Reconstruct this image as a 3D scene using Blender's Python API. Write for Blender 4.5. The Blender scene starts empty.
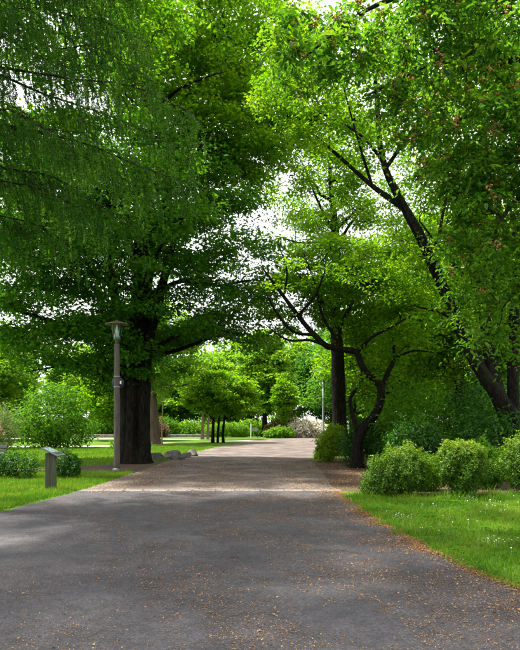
import bpy, bmesh, math
import numpy as np
from mathutils import Vector, Matrix

R = math.radians
S = bpy.context.scene
COL = S.collection

# ------------------------------------------------------------------ camera
CAM_H, F, CX, CY = 1.65, 632.0, 260.0, 422.0
cam = bpy.data.cameras.new('camera')
cam.sensor_fit = 'VERTICAL'; cam.sensor_height = 36.0; cam.lens = 35.0
cam.shift_y = (CY - 325.0) / 650.0
cam.clip_start = 0.05; cam.clip_end = 2000
camo = bpy.data.objects.new('camera', cam); COL.objects.link(camo)
camo.location = (0, 0, CAM_H); camo.rotation_euler = (R(90), 0, 0)
S.camera = camo

# ------------------------------------------------------------------ light
SUN_EL, SUN_AZ = 66.0, -78.0          # azimuth from +Y, negative = towards -X
sd = Vector((math.sin(R(SUN_AZ)) * math.cos(R(SUN_EL)), math.cos(R(SUN_AZ)) * math.cos(R(SUN_EL)), math.sin(R(SUN_EL))))
W = bpy.data.worlds.new('World'); S.world = W; W.use_nodes = True
nt = W.node_tree; nt.nodes.clear()
out = nt.nodes.new('ShaderNodeOutputWorld'); bg = nt.nodes.new('ShaderNodeBackground')
sky = nt.nodes.new('ShaderNodeTexSky'); sky.sky_type = 'NISHITA'; sky.sun_disc = False
sky.sun_elevation = R(SUN_EL); sky.sun_rotation = R(SUN_AZ); sky.dust_density = 2.0
tc = nt.nodes.new('ShaderNodeTexCoord'); ns = nt.nodes.new('ShaderNodeTexNoise')
ns.inputs['Scale'].default_value = 2.5; ns.inputs['Detail'].default_value = 6
rp = nt.nodes.new('ShaderNodeValToRGB')
rp.color_ramp.elements[0].position = 0.3; rp.color_ramp.elements[0].color = (.72, .72, .72, 1)
rp.color_ramp.elements[1].position = 0.6; rp.color_ramp.elements[1].color = (1, 1, 1, 1)
mx = nt.nodes.new('ShaderNodeMix'); mx.data_type = 'RGBA'
mx.inputs[7].default_value = (7.2, 7.05, 7.25, 1)
nt.links.new(tc.outputs['Generated'], ns.inputs['Vector']); nt.links.new(ns.outputs['Fac'], rp.inputs[0])
nt.links.new(rp.outputs[0], mx.inputs[0]); nt.links.new(sky.outputs[0], mx.inputs[6])
nt.links.new(mx.outputs[2], bg.inputs['Color']); bg.inputs['Strength'].default_value = 0.12
nt.links.new(bg.outputs[0], out.inputs['Surface'])
sl = bpy.data.lights.new('sun', 'SUN'); sl.energy = 4.8; sl.angle = R(2.2); sl.color = (1, .955, .87)
so = bpy.data.objects.new('sun', sl); COL.objects.link(so); so.location = (0, 0, 40)
so.rotation_euler = sd.to_track_quat('Z', 'Y').to_euler()

S.view_settings.view_transform = 'Standard'; S.view_settings.look = 'None'
S.view_settings.gamma = 1; S.view_settings.use_curve_mapping = False
S.view_settings.exposure = 1.45
S.render.engine = 'CYCLES'
cy = S.cycles
cy.max_bounces = 7; cy.diffuse_bounces = 4; cy.glossy_bounces = 2; cy.transmission_bounces = 5
cy.transparent_max_bounces = 4; cy.sample_clamp_indirect = 4.0
cy.use_denoising = True

# ------------------------------------------------------------------ helpers
def at(px, py, Y):
    return np.array([(px - CX) * Y / F, Y, CAM_H + (CY - py) * Y / F])

def mesh_from(name, V, faces):
    """V (n,3); faces: list of int arrays (m,k)"""
    me = bpy.data.meshes.new(name)
    V = np.ascontiguousarray(V, dtype=np.float32)
    me.vertices.add(len(V)); me.vertices.foreach_set('co', V.ravel())
    loops = np.concatenate([f.ravel() for f in faces]).astype(np.int32)
    tot = np.concatenate([np.full(len(f), f.shape[1], np.int32) for f in faces])
    me.loops.add(len(loops)); me.loops.foreach_set('vertex_index', loops)
    st = np.zeros(len(tot), np.int32); st[1:] = np.cumsum(tot)[:-1]
    me.polygons.add(len(tot)); me.polygons.foreach_set('loop_start', st); me.polygons.foreach_set('loop_total', tot)
    me.update(calc_edges=True)
    return me

class MB:
    def __init__(s): s.v = []; s.f = []; s.n = 0; s.t = []
    def add(s, V, *faces, tint=None):
        s.v.append(V)
        for f in faces: s.f.append(np.asarray(f) + s.n)
        s.t.append(np.full(len(V), .5) if tint is None else tint)
        s.n += len(V)
    def build(s, name, mat, parent=None, flat=False):
        me = mesh_from(name, np.concatenate(s.v), s.f)
        a = me.attributes.new('tint', 'FLOAT', 'POINT')
        a.data.foreach_set('value', np.concatenate(s.t).astype(np.float32))
        return link(name, me, mat, parent, flat)

def link(name, me, mat, parent=None, flat=False):
    if mat: me.materials.append(mat)
    if flat: me.polygons.foreach_set('use_smooth', np.zeros(len(me.polygons), bool))
    else: me.polygons.foreach_set('use_smooth', np.ones(len(me.polygons), bool))
    o = bpy.data.objects.new(name, me); COL.objects.link(o)
    if parent:
        o.parent = parent
        p = parent; base = Vector(p.location)
        while p.parent: p = p.parent; base = base + Vector(p.location)
        o.location = -base                      # meshes are modelled in world coordinates
    return o

def thing(name, label, cat, loc, group=None):
    o = bpy.data.objects.new(name, None); COL.objects.link(o); o.location = loc
    o.empty_display_size = .2
    o['label'] = label; o['category'] = cat
    if group: o['group'] = group
    return o

def tag(o, label=None, cat=None, group=None, kind=None):
    if label: o['label'] = label
    if cat: o['category'] = cat
    if group: o['group'] = group
    if kind: o['kind'] = kind
    return o

def unit(a): return a / np.maximum(np.linalg.norm(a, axis=-1, keepdims=True), 1e-9)

def catmull(P, rr, step):
    P = np.asarray(P, float); rr = np.asarray(rr, float)
    A = np.vstack([2 * P[0] - P[1], P, 2 * P[-1] - P[-2]])
    out, ro = [], []
    for i in range(len(P) - 1):
        n = max(2, int(np.linalg.norm(P[i + 1] - P[i]) / step))
        t = (np.arange(n) / n)[:, None]
        p0, p1, p2, p3 = A[i], A[i + 1], A[i + 2], A[i + 3]
        out.append(.5 * (2 * p1 + (p2 - p0) * t + (2 * p0 - 5 * p1 + 4 * p2 - p3) * t ** 2 + (3 * p1 - p0 - 3 * p2 + p3) * t ** 3))
        ro.append(rr[i] + (rr[i + 1] - rr[i]) * t[:, 0])
    out.append(P[-1:]); ro.append(rr[-1:])
    return np.vstack(out), np.concatenate(ro)

def tubes(mb, P, Rd, sides, cap=False):
    """P (M,K,3), Rd (M,K)"""
    P = np.asarray(P, float); Rd = np.asarray(Rd, float)
    M, K, _ = P.shape
    T = unit(np.gradient(P, axis=1))
    mean = unit(P[:, -1] - P[:, 0])
    ref = np.where(np.abs(mean[:, 2:3]) > .75, np.array([[1., 0, 0]]), np.array([[0, 0, 1.]]))[:, None, :]
    U = unit(np.cross(T, np.broadcast_to(ref, T.shape))); Vv = np.cross(T, U)
    a = np.arange(sides) / sides * 2 * np.pi
    ring = U[:, :, None] * np.cos(a)[None, None, :, None] + Vv[:, :, None] * np.sin(a)[None, None, :, None]
    V = (P[:, :, None] + ring * Rd[:, :, None, None]).reshape(-1, 3)
    m, k, s = np.meshgrid(np.arange(M), np.arange(K - 1), np.arange(sides), indexing='ij')
    b = m * K * sides; s2 = (s + 1) % sides
    fq = np.stack([b + k * sides + s, b + k * sides + s2, b + (k + 1) * sides + s2, b + (k + 1) * sides + s], -1).reshape(-1, 4)
    fs = [fq]
    if cap:
        fs.append((np.arange(M)[:, None] * K * sides + np.arange(sides)[::-1][None]))
        fs.append((np.arange(M)[:, None] * K * sides + (K - 1) * sides + np.arange(sides)[None]))
    mb.add(V, *fs)

def limb_mesh(mb, P, rr, sides=12, flare=0.0, rng=None, rough=.1, step=.22):
    Q, q = catmull(P, rr, step)
    K = len(Q)
    T = unit(np.gradient(Q, axis=0))
    ref = np.array([0, 1., 0]) if abs(T[:, 1].mean()) < .8 else np.array([1., 0, 0])
    U = unit(np.cross(T, ref)); Vv = np.cross(T, U)
    a = np.arange(sides) / sides * 2 * np.pi
    ph = rng.uniform(0, 6.28, 6)
    zz = np.linspace(0, 1, K)[:, None] * K * step
    n = (np.sin(3 * a[None] + ph[0] + zz * .35) * .5 + np.sin(5 * a[None] + ph[1] - zz * .5) * .4 + np.sin(2 * a[None] + ph[2] + zz * 1.7) * .35
         + np.sin(zz * 2.3 + ph[3]) * .3 + rng.normal(0, .25, (K, sides)))
    rad = q[:, None] * (1 + rough * n)
    if flare:
        h = Q[:, 2:3] - Q[0, 2]
        rad = rad * (1 + flare * np.exp(-h / .45) * (1 + .45 * np.cos(5 * a[None] + ph[4])))
    V = Q[:, None] + U[:, None] * (np.cos(a)[None, :, None] * rad[..., None]) + Vv[:, None] * (np.sin(a)[None, :, None] * rad[..., None])
    k, s = np.meshgrid(np.arange(K - 1), np.arange(sides), indexing='ij'); s2 = (s + 1) % sides
    fq = np.stack([k * sides + s, k * sides + s2, (k + 1) * sides + s2, (k + 1) * sides + s], -1).reshape(-1, 4)
    mb.add(V.reshape(-1, 3), fq, ((K - 1) * sides + np.arange(sides))[None])
    return Q, q

def snoise(P, wl, seed):
    r = np.random.default_rng(seed); o = np.zeros(len(P))
    for i in range(7):
        d = unit(r.normal(size=3)); k = 2 * np.pi / wl * r.uniform(.7, 1.6)
        o += np.sin(P @ d * k + r.uniform(0, 6.28))
    return o / 2.0          # ~unit variance

def leaf_mesh(mb, rng, pos, nrm, dirn, L, Wd, tint, fold=.25, six=False):
    """folded leaves: midrib base->tip"""
    n = len(pos); nrm = unit(nrm)
    d = unit(dirn - nrm * np.sum(dirn * nrm, -1, keepdims=True)); s = np.cross(nrm, d)
    L = L[:, None]; Wd = Wd[:, None]
    b = pos; t = pos + d * L - nrm * L * .12
    up = nrm * Wd * fold
    if not six:
        c = pos + d * L * .45
        V = np.stack([b, c + s * Wd * .5 + up, t, c - s * Wd * .5 + up], 1).reshape(-1, 3)
        i = np.arange(n)[:, None] * 4
        fs = [np.concatenate([i + np.array([[0, 1, 2]]), i + np.array([[0, 2, 3]])])]
        k = 4
    else:
        c1 = pos + d * L * .27; c2 = pos + d * L * .66
        V = np.stack([b, c1 + s * Wd * .46 + up, c2 + s * Wd * .40 + up, t, c2 - s * Wd * .40 + up, c1 - s * Wd * .46 + up], 1).reshape(-1, 3)
        i = np.arange(n)[:, None] * 6
        fs = [np.concatenate([i + np.array([[0, 1, 2, 3]]), i + np.array([[0, 3, 4, 5]])])]
        k = 6
    mb.add(V, *fs, tint=np.repeat(tint, k))

def ball(rng, n, p=1/3.):
    return unit(rng.normal(size=(n, 3))) * (rng.random(n) ** p)[:, None]

def sample_clusters(rng, ells, n, gap=-.5, wl=2.2, seed=1, shell=.28):
    vol = np.array([e[3] * e[4] * e[5] * (e[6] if len(e) > 6 else 1) for e in ells]); vol = vol / vol.sum()
    out = []; got = 0
    while got < n:
        idx = rng.choice(len(ells), n, p=vol)
        E = np.array([e[:6] for e in ells])[idx]
        p = E[:, :3] + ball(rng, n, shell) * E[:, 3:]
        p = p[snoise(p * np.array([1, 1, 1.5]), wl, seed) + rng.normal(0, .35, n) > gap]
        out.append(p); got += len(p)
    return np.vstack(out)[:n]

def grow(rng, nodes, C, K=6, r0=.006, sag=0.12, jit=.06, rmax=.09):
    """greedy branching: every cluster is joined to the nearest branch that stands already"""
    n = len(C)
    D = np.min(np.linalg.norm(C[:, None] - nodes[None, ::3], axis=2), 1)
    order = np.argsort(D)
    buf = np.zeros((len(nodes) + n * (K - 1), 3)); buf[:len(nodes)] = nodes; m = len(nodes)
    pid = np.full(len(buf), -1); pk = np.zeros(len(buf), int)
    P = np.zeros((n, K, 3)); par = np.full(n, -1); pat = np.zeros(n, int)
    t = np.linspace(0, 1, K)
    for j, ci in enumerate(order):
        c = C[ci]
        d = np.linalg.norm(buf[:m] - c, axis=1)
        d = d + np.maximum(0, buf[:m, 2] - c[2]) * .35      # branches rather rise than fall
        i = int(np.argmin(d)); a = buf[i]
        ln = np.linalg.norm(c - a)
        q = a + (c - a) * t[:, None]
        q[:, 2] += np.sin(t * np.pi) * ln * sag
        q[1:-1] += rng.normal(0, jit * ln, (K - 2, 3))
        P[j] = q; par[j] = pid[i]; pat[j] = pk[i]
        buf[m:m + K - 1] = q[1:]; pid[m:m + K - 1] = j; pk[m:m + K - 1] = np.arange(1, K); m += K - 1
    w = np.ones((n, K))
    for j in range(n - 1, -1, -1):
        if par[j] >= 0: w[par[j], :pat[j] + 1] += w[j, 0]
    rad = np.minimum(r0 * np.sqrt(w), rmax)
    rad[:, -1] *= .5
    return P, rad, order

def make_tree(name, label, cat, limbs, ells, ncl, nleaf, L, ratio, mats, seed, cr=.6, flat=.45, tilt=.55, gap=-.6, wl=2.4,
              flare=.6, sides=14, droop=0., zmin=None, group=None, six=False, r0=.006, extra=0, rough=.1, shell=.28, twig_sides=3, zfun=None):
    rng = np.random.default_rng(seed)
    base = np.array(limbs[0][0][0], float)
    t = thing(name, label, cat, (base[0], base[1], 0.), group)
    tb = MB(); nodes = []
    for i, (P, rr) in enumerate(limbs):
        Q, q = limb_mesh(tb, P, rr, sides=sides if i == 0 else max(7, sides - 4), flare=flare if np.array(P)[0][2] < .05 else 0, rng=rng, rough=rough)
        nodes.append(Q)
    nodes = np.vstack(nodes)
    zlo = min(e[2] - e[5] for e in ells) if zmin is None else zmin
    C = sample_clusters(rng, ells, ncl, gap, wl, seed, shell)
    C = C[C[:, 2] > zlo]
    if zfun: C = C[C[:, 2] > zfun(C)]
    nn = nodes[nodes[:, 2] > zlo - .6] if (nodes[:, 2] > zlo - .6).any() else nodes
    tb.build('trunk', mats[0], t)
    P, rad, order = grow(rng, nn, C, r0=r0)
    bb = MB(); tubes(bb, P, rad, twig_sides); bo = bb.build('branches', mats[0], t); bo['kind'] = 'stuff'
    # leaves: sprays along the last part of every twig
    per = nleaf
    n = len(P)
    u = rng.random((n, per)) ** .6 * 3.0 + 2.0
    k = np.clip(u.astype(int), 0, 4); fr = (u - k)[..., None]
    I = np.arange(n)[:, None]
    p = P[I, k] * (1 - fr) + P[I, k + 1] * fr
    off = ball(rng, n * per, .45).reshape(n, per, 3) * np.array([cr, cr, cr * flat])
    off *= rng.uniform(.6, 1.25, (n, 1, 1))
    hor = np.linalg.norm(off[..., :2], axis=-1)
    off[..., 2] -= droop * hor * 1.0
    pos = (p + off).reshape(-1, 3)
    outw = off.reshape(-1, 3) + rng.normal(0, .25 * cr, (n * per, 3)); outw[:, 2] -= droop * .4 + .1 * cr
    cn = np.repeat(rng.normal(0, .22, (n, 3)), per, 0)
    nrm = np.array([0, 0, 1.]) + cn + rng.normal(0, tilt, (n * per, 3))
    ct = np.repeat(rng.normal(0, .16, n), per)
    sz = L * rng.uniform(.65, 1.25, n * per)
    lb = MB()
    leaf_mesh(lb, rng, pos, nrm, outw, sz, sz * ratio * rng.uniform(.85, 1.15, n * per), np.clip(.5 + ct + rng.normal(0, .17, n * per), 0, 1), six=six)
    c = lb.build('crown', mats[1], t); c['kind'] = 'stuff'
    return t, P

def copy_thing(root, x, y, rz=0., sc=(1, 1, 1), label=None):
    c = root.copy(); COL.objects.link(c); c.location = (x, y, 0); c.rotation_euler = (0, 0, rz); c.scale = sc
    if label: c['label'] = label
    for ch in root.children:
        d = ch.copy(); COL.objects.link(d); d.parent = c
    return c

# ------------------------------------------------------------------ materials
def new_mat(name):
    m = bpy.data.materials.new(name); m.use_nodes = True
    n = m.node_tree; n.nodes.clear()
    o = n.nodes.new('ShaderNodeOutputMaterial')
    return m, n, o

def N(n, t, **kw):
    x = n.nodes.new(t)
    for k, v in kw.items():
        if k in x.inputs: x.inputs[k].default_value = v
        else: setattr(x, k, v)
    return x

def ramp(n, src, stops):
    r = n.nodes.new('ShaderNodeValToRGB'); e = r.color_ramp.elements
    while len(e) < len(stops): e.new(.5)
    for i, (p, c) in enumerate(stops):
        e[i].position = p; e[i].color = (*c, 1) if len(c) == 3 else c
    n.links.new(src, r.inputs[0]); return r

def leaf_mat(name, dark, mid, light, trans=.45, rough=.42, tgain=1.6, yel=1.15, spec=.35):
    m, n, o = new_mat(name)
    at_ = N(n, 'ShaderNodeAttribute', attribute_name='tint')
    r = ramp(n, at_.outputs['Fac'], [(.05, dark), (.5, mid), (.95, light)])
    pr = N(n, 'ShaderNodeBsdfPrincipled', Roughness=rough)
    pr.inputs['Specular IOR Level'].default_value = spec
    n.links.new(r.outputs[0], pr.inputs['Base Color'])
    tr = N(n, 'ShaderNodeBsdfTranslucent')
    g = N(n, 'ShaderNodeMix', data_type='RGBA', blend_type='MULTIPLY'); g.inputs[0].default_value = 1
    g.inputs[7].default_value = (tgain * yel, tgain, tgain * .55, 1)
    n.links.new(r.outputs[0], g.inputs[6]); n.links.new(g.outputs[2], tr.inputs['Color'])
    mxs = N(n, 'ShaderNodeMixShader'); mxs.inputs[0].default_value = trans
    n.links.new(pr.outputs[0], mxs.inputs[1]); n.links.new(tr.outputs[0], mxs.inputs[2])
    n.links.new(mxs.outputs[0], o.inputs['Surface'])
    return m

def simple_mat(name, c1, c2, scale=6, rough=.8, bump=.3, stretch=(1, 1, 1), detail=6, metal=0., spec=.3, dist=.02):
    m, n, o = new_mat(name)
    tc = N(n, 'ShaderNodeTexCoord'); mp = N(n, 'ShaderNodeMapping'); mp.inputs['Scale'].default_value = stretch
    n.links.new(tc.outputs['Object'], mp.inputs[0])
    ns = N(n, 'ShaderNodeTexNoise', Scale=scale, Detail=detail, Roughness=.62)
    n.links.new(mp.outputs[0], ns.inputs['Vector'])
    r = ramp(n, ns.outputs['Fac'], [(.28, c1), (.72, c2)])
    pr = N(n, 'ShaderNodeBsdfPrincipled', Roughness=rough, Metallic=metal)
    pr.inputs['Specular IOR Level'].default_value = spec
    n.links.new(r.outputs[0], pr.inputs['Base Color'])
    bp = N(n, 'ShaderNodeBump', Strength=bump, Distance=dist)
    n.links.new(ns.outputs['Fac'], bp.inputs['Height']); n.links.new(bp.outputs[0], pr.inputs['Normal'])
    n.links.new(pr.outputs[0], o.inputs['Surface'])
    return m

def bark_mat(name, c1, c2, moss, sc=5.0):
    m, n, o = new_mat(name)
    tc = N(n, 'ShaderNodeTexCoord'); mp = N(n, 'ShaderNodeMapping'); mp.inputs['Scale'].default_value = (1, 1, .16)
    n.links.new(tc.outputs['Object'], mp.inputs[0])
    wn = N(n, 'ShaderNodeTexNoise', Scale=sc * 1.6, Detail=3); n.links.new(mp.outputs[0], wn.inputs['Vector'])
    ad = N(n, 'ShaderNodeMix', data_type='RGBA', blend_type='LINEAR_LIGHT'); ad.inputs[0].default_value = .12
    n.links.new(mp.outputs[0], ad.inputs[6]); n.links.new(wn.outputs['Color'], ad.inputs[7])
    vo = N(n, 'ShaderNodeTexVoronoi', Scale=sc * 2.2, feature='DISTANCE_TO_EDGE'); n.links.new(ad.outputs[2], vo.inputs['Vector'])
    fn = N(n, 'ShaderNodeTexNoise', Scale=sc * 9, Detail=6, Roughness=.7); n.links.new(tc.outputs['Object'], fn.inputs['Vector'])
    mn = N(n, 'ShaderNodeTexNoise', Scale=1.3, Detail=5, Roughness=.7); n.links.new(tc.outputs['Object'], mn.inputs['Vector'])
    r1 = ramp(n, vo.outputs['Distance'], [(.0, c1), (.16, tuple((a + b) / 2 for a, b in zip(c1, c2))), (.5, c2)])
    r2 = ramp(n, fn.outputs['Fac'], [(.3, (.6, .6, .6)), (.7, (1.35, 1.35, 1.35))])
    mm = N(n, 'ShaderNodeMix', data_type='RGBA', blend_type='MULTIPLY'); mm.inputs[0].default_value = 1
    n.links.new(r1.outputs[0], mm.inputs[6]); n.links.new(r2.outputs[0], mm.inputs[7])
    r3 = ramp(n, mn.outputs['Fac'], [(.5, (0, 0, 0)), (.68, (.6, .6, .6))])
    mo = N(n, 'ShaderNodeMix', data_type='RGBA'); mo.inputs[7].default_value = (*moss, 1)
    n.links.new(r3.outputs[0], mo.inputs[0]); n.links.new(mm.outputs[2], mo.inputs[6])
    pr = N(n, 'ShaderNodeBsdfPrincipled', Roughness=.95); pr.inputs['Specular IOR Level'].default_value = .1
    n.links.new(mo.outputs[2], pr.inputs['Base Color'])
    b1 = N(n, 'ShaderNodeBump', Strength=1.0, Distance=.05); n.links.new(vo.outputs['Distance'], b1.inputs['Height'])
    b2 = N(n, 'ShaderNodeBump', Strength=.6, Distance=.015); n.links.new(fn.outputs['Fac'], b2.inputs['Height']); n.links.new(b1.outputs[0], b2.inputs['Normal'])
    n.links.new(b2.outputs[0], pr.inputs['Normal']); n.links.new(pr.outputs[0], o.inputs['Surface'])
    return m

M = {}
M['bark_dark'] = bark_mat('bark_dark', (.003, .0027, .0022), (.023, .019, .015), (.018, .025, .009))
M['bark_brown'] = bark_mat('bark_brown', (.009, .007, .005), (.06, .047, .035), (.04, .05, .02), 7)
M['bark_far'] = simple_mat('bark_far', (.04, .03, .02), (.11, .08, .055), 6, .9, .6, (1, 1, .25), dist=.04)
M['bark_pale'] = simple_mat('bark_pale', (.13, .09, .065), (.24, .175, .13), 6, .9, .5, (1, 1, .3))
M['leaf_beech'] = leaf_mat('leaf_beech', (.018, .085, .004), (.042, .145, .005), (.095, .21, .007), .54, .5, spec=.2, yel=1.08)
M['leaf_cherry'] = leaf_mat('leaf_cherry', (.03, .11, .006), (.06, .175, .008), (.14, .245, .014), .56, .38, spec=.4, yel=1.05, tgain=1.8)
M['leaf_lime'] = leaf_mat('leaf_lime', (.048, .155, .003), (.10, .24, .004), (.17, .30, .007), .56, .5, spec=.2, yel=1.12, tgain=1.65)
M['leaf_mid'] = leaf_mat('leaf_mid', (.032, .12, .004), (.066, .185, .005), (.12, .24, .008), .54, .5, spec=.2, yel=1.08)
M['leaf_gold'] = leaf_mat('leaf_gold', (.09, .22, .004), (.17, .30, .006), (.26, .36, .01), .5, .5, spec=.2)
M['leaf_rhodo'] = leaf_mat('leaf_rhodo', (.010, .058, .004), (.024, .098, .006), (.055, .145, .009), .38, .4, spec=.25, yel=1.05)
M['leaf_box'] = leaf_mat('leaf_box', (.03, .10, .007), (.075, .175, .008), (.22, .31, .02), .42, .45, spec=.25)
M['leaf_grey'] = leaf_mat('leaf_grey', (.06, .125, .03), (.11, .18, .045), (.17, .24, .07), .4, .5)
M['leaf_far'] = leaf_mat('leaf_far', (.065, .185, .012), (.115, .255, .016), (.18, .31, .022), .58, .5, spec=.2, yel=1.12)
M['leaf_fardark'] = leaf_mat('leaf_fardark', (.032, .12, .010), (.06, .175, .014), (.10, .225, .02), .52, .5, spec=.2, yel=1.05)
M['leaf_red'] = leaf_mat('leaf_red', (.06, .06, .02), (.14, .085, .04), (.22, .14, .075), .35, .5)
M['leaf_white'] = leaf_mat('leaf_white', (.34, .33, .2), (.74, .68, .6), (.84, .8, .74), .3, .6, tgain=1, yel=1)
M['leaf_pink'] = leaf_mat('leaf_pink', (.25, .16, .11), (.50, .28, .22), (.62, .38, .32), .3, .6, tgain=1, yel=1)
M['needle'] = leaf_mat('needle', (.016, .07, .005), (.034, .12, .006), (.075, .18, .009), .47, .5, spec=.2, yel=1.1)
M['blossom'] = leaf_mat('blossom', (.26, .09, .03), (.46, .20, .07), (.58, .32, .15), .35, .6, tgain=1.1, yel=1)
M['blade'] = leaf_mat('blade', (.045, .135, .006), (.088, .195, .008), (.20, .26, .03), .45, .5, spec=.2, yel=1.05)
M['litter'] = leaf_mat('litter', (.07, .034, .014), (.28, .135, .045), (.52, .32, .15), .15, .6, tgain=1, yel=1)
M['daisy'] = simple_mat('daisy', (.7, .7, .66), (.8, .8, .78), 5, .6, 0)

def ground_mat():
    m, n, o = new_mat('lawn')
    g = N(n, 'ShaderNodeNewGeometry')
    a = N(n, 'ShaderNodeTexNoise', Scale=.35, Detail=5); b = N(n, 'ShaderNodeTexNoise', Scale=14, Detail=6, Roughness=.7)
    n.links.new(g.outputs['Position'], a.inputs['Vector']); n.links.new(g.outputs['Position'], b.inputs['Vector'])
    r1 = ramp(n, a.outputs['Fac'], [(.3, (.06, .14, .01)), (.7, (.11, .20, .016))])
    r2 = ramp(n, b.outputs['Fac'], [(.3, (.45, .45, .42)), (.7, (1.15, 1.15, 1.1))])
    mm = N(n, 'ShaderNodeMix', data_type='RGBA', blend_type='MULTIPLY'); mm.inputs[0].default_value = 1
    n.links.new(r1.outputs[0], mm.inputs[6]); n.links.new(r2.outputs[0], mm.inputs[7])
    pr = N(n, 'ShaderNodeBsdfPrincipled', Roughness=.85)
    pr.inputs['Specular IOR Level'].default_value = .15
    n.links.new(mm.outputs[2], pr.inputs['Base Color'])
    bp = N(n, 'ShaderNodeBump', Strength=.7, Distance=.05); n.links.new(b.outputs['Fac'], bp.inputs['Height'])
    n.links.new(bp.outputs[0], pr.inputs['Normal']); n.links.new(pr.outputs[0], o.inputs['Surface'])
    return m
M['lawn'] = ground_mat()

def asphalt_mat():
    m, n, o = new_mat('asphalt')
    g = N(n, 'ShaderNodeNewGeometry')
    big = N(n, 'ShaderNodeTexNoise', Scale=.45, Detail=4); fine = N(n, 'ShaderNodeTexNoise', Scale=48, Detail=5, Roughness=.85)
    vor = N(n, 'ShaderNodeTexVoronoi', Scale=60); med = N(n, 'ShaderNodeTexNoise', Scale=5, Detail=6, Roughness=.65)
    for x in (big, fine, vor, med): n.links.new(g.outputs['Position'], x.inputs['Vector'])
    r1 = ramp(n, big.outputs['Fac'], [(.3, (.054, .053, .058)), (.7, (.075, .073, .079))])
    r2 = ramp(n, fine.outputs['Fac'], [(.32, (.42, .42, .42)), (.5, (.95, .95, .95)), (.70, (2.1, 2.05, 2.0))])
    r3 = ramp(n, med.outputs['Fac'], [(.3, (.78, .76, .74)), (.7, (1.12, 1.12, 1.12))])
    m1 = N(n, 'ShaderNodeMix', data_type='RGBA', blend_type='MULTIPLY'); m1.inputs[0].default_value = 1
    m2 = N(n, 'ShaderNodeMix', data_type='RGBA', blend_type='MULTIPLY'); m2.inputs[0].default_value = 1
    n.links.new(r1.outputs[0], m1.inputs[6]); n.links.new(r2.outputs[0], m1.inputs[7])
    n.links.new(m1.outputs[2], m2.inputs[6]); n.links.new(r3.outputs[0], m2.inputs[7])
    wob = N(n, 'ShaderNodeTexNoise', Scale=1.7, Detail=5); n.links.new(g.outputs['Position'], wob.inputs['Vector'])
    wm = N(n, 'ShaderNodeMix', data_type='RGBA', blend_type='LINEAR_LIGHT'); wm.inputs[0].default_value = .55
    n.links.new(g.outputs['Position'], wm.inputs[6]); n.links.new(wob.outputs['Color'], wm.inputs[7])
    ck = N(n, 'ShaderNodeTexVoronoi', Scale=.42, feature='DISTANCE_TO_EDGE'); n.links.new(wm.outputs[2], ck.inputs['Vector'])
    rk = ramp(n, ck.outputs['Distance'], [(.0, (.72, .70, .69)), (.004, (.85, .84, .83)), (.008, (1, 1, 1))])
    st = N(n, 'ShaderNodeTexNoise', Scale=1.1, Detail=7, Roughness=.7); n.links.new(g.outputs['Position'], st.inputs['Vector'])
    rs = ramp(n, st.outputs['Fac'], [(.36, (.82, .79, .77)), (.5, (1, 1, 1)), (.66, (1.15, 1.15, 1.15))])
    m3 = N(n, 'ShaderNodeMix', data_type='RGBA', blend_type='MULTIPLY'); m3.inputs[0].default_value = 1
    m4 = N(n, 'ShaderNodeMix', data_type='RGBA', blend_type='MULTIPLY'); m4.inputs[0].default_value = 1
    n.links.new(m2.outputs[2], m3.inputs[6]); n.links.new(rk.outputs[0], m3.inputs[7])
    n.links.new(m3.outputs[2], m4.inputs[6]); n.links.new(rs.outputs[0], m4.inputs[7])
    pr = N(n, 'ShaderNodeBsdfPrincipled', Roughness=.85); pr.inputs['Specular IOR Level'].default_value = .25
    n.links.new(m4.outputs[2], pr.inputs['Base Color'])
    bp = N(n, 'ShaderNodeBump', Strength=.8, Distance=.012); n.links.new(vor.outputs['Distance'], bp.inputs['Height'])
    n.links.new(bp.outputs[0], pr.inputs['Normal']); n.links.new(pr.outputs[0], o.inputs['Surface'])
    return m
M['asphalt'] = asphalt_mat()

def sand_mat(name, c1, c2, c3):
    m, n, o = new_mat(name)
    g = N(n, 'ShaderNodeNewGeometry')
    a = N(n, 'ShaderNodeTexNoise', Scale=.8, Detail=6, Roughness=.65); b = N(n, 'ShaderNodeTexNoise', Scale=26, Detail=6, Roughness=.8)
    n.links.new(g.outputs['Position'], a.inputs['Vector']); n.links.new(g.outputs['Position'], b.inputs['Vector'])
    r1 = ramp(n, a.outputs['Fac'], [(.3, c1), (.52, c2), (.75, c3)])
    r2 = ramp(n, b.outputs['Fac'], [(.3, (.55, .52, .5)), (.7, (1.3, 1.3, 1.3))])
    mm = N(n, 'ShaderNodeMix', data_type='RGBA', blend_type='MULTIPLY'); mm.inputs[0].default_value = 1
    n.links.new(r1.outputs[0], mm.inputs[6]); n.links.new(r2.outputs[0], mm.inputs[7])
    pr = N(n, 'ShaderNodeBsdfPrincipled', Roughness=.9); pr.inputs['Specular IOR Level'].default_value = .15
    n.links.new(mm.outputs[2], pr.inputs['Base Color'])
    bp = N(n, 'ShaderNodeBump', Strength=.5, Distance=.015); n.links.new(b.outputs['Fac'], bp.inputs['Height'])
    n.links.new(bp.outputs[0], pr.inputs['Normal']); n.links.new(pr.outputs[0], o.inputs['Surface'])
    return m
M['sand'] = sand_mat('sand', (.075, .058, .048), (.14, .117, .102), (.24, .21, .19))
M['dirt'] = sand_mat('dirt', (.05, .033, .022), (.085, .058, .04), (.125, .09, .062))
M['gravel'] = sand_mat('gravel', (.40, .34, .28), (.46, .40, .34), (.5, .45, .4))
M['strip'] = simple_mat('strip', (.085, .074, .064), (.22, .20, .18), 3, .9, .4, detail=8)
M['post_wood'] = simple_mat('post_wood', (.05, .043, .037), (.12, .102, .09), 22, .9, .6, (1, 1, .12), spec=.15)
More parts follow.
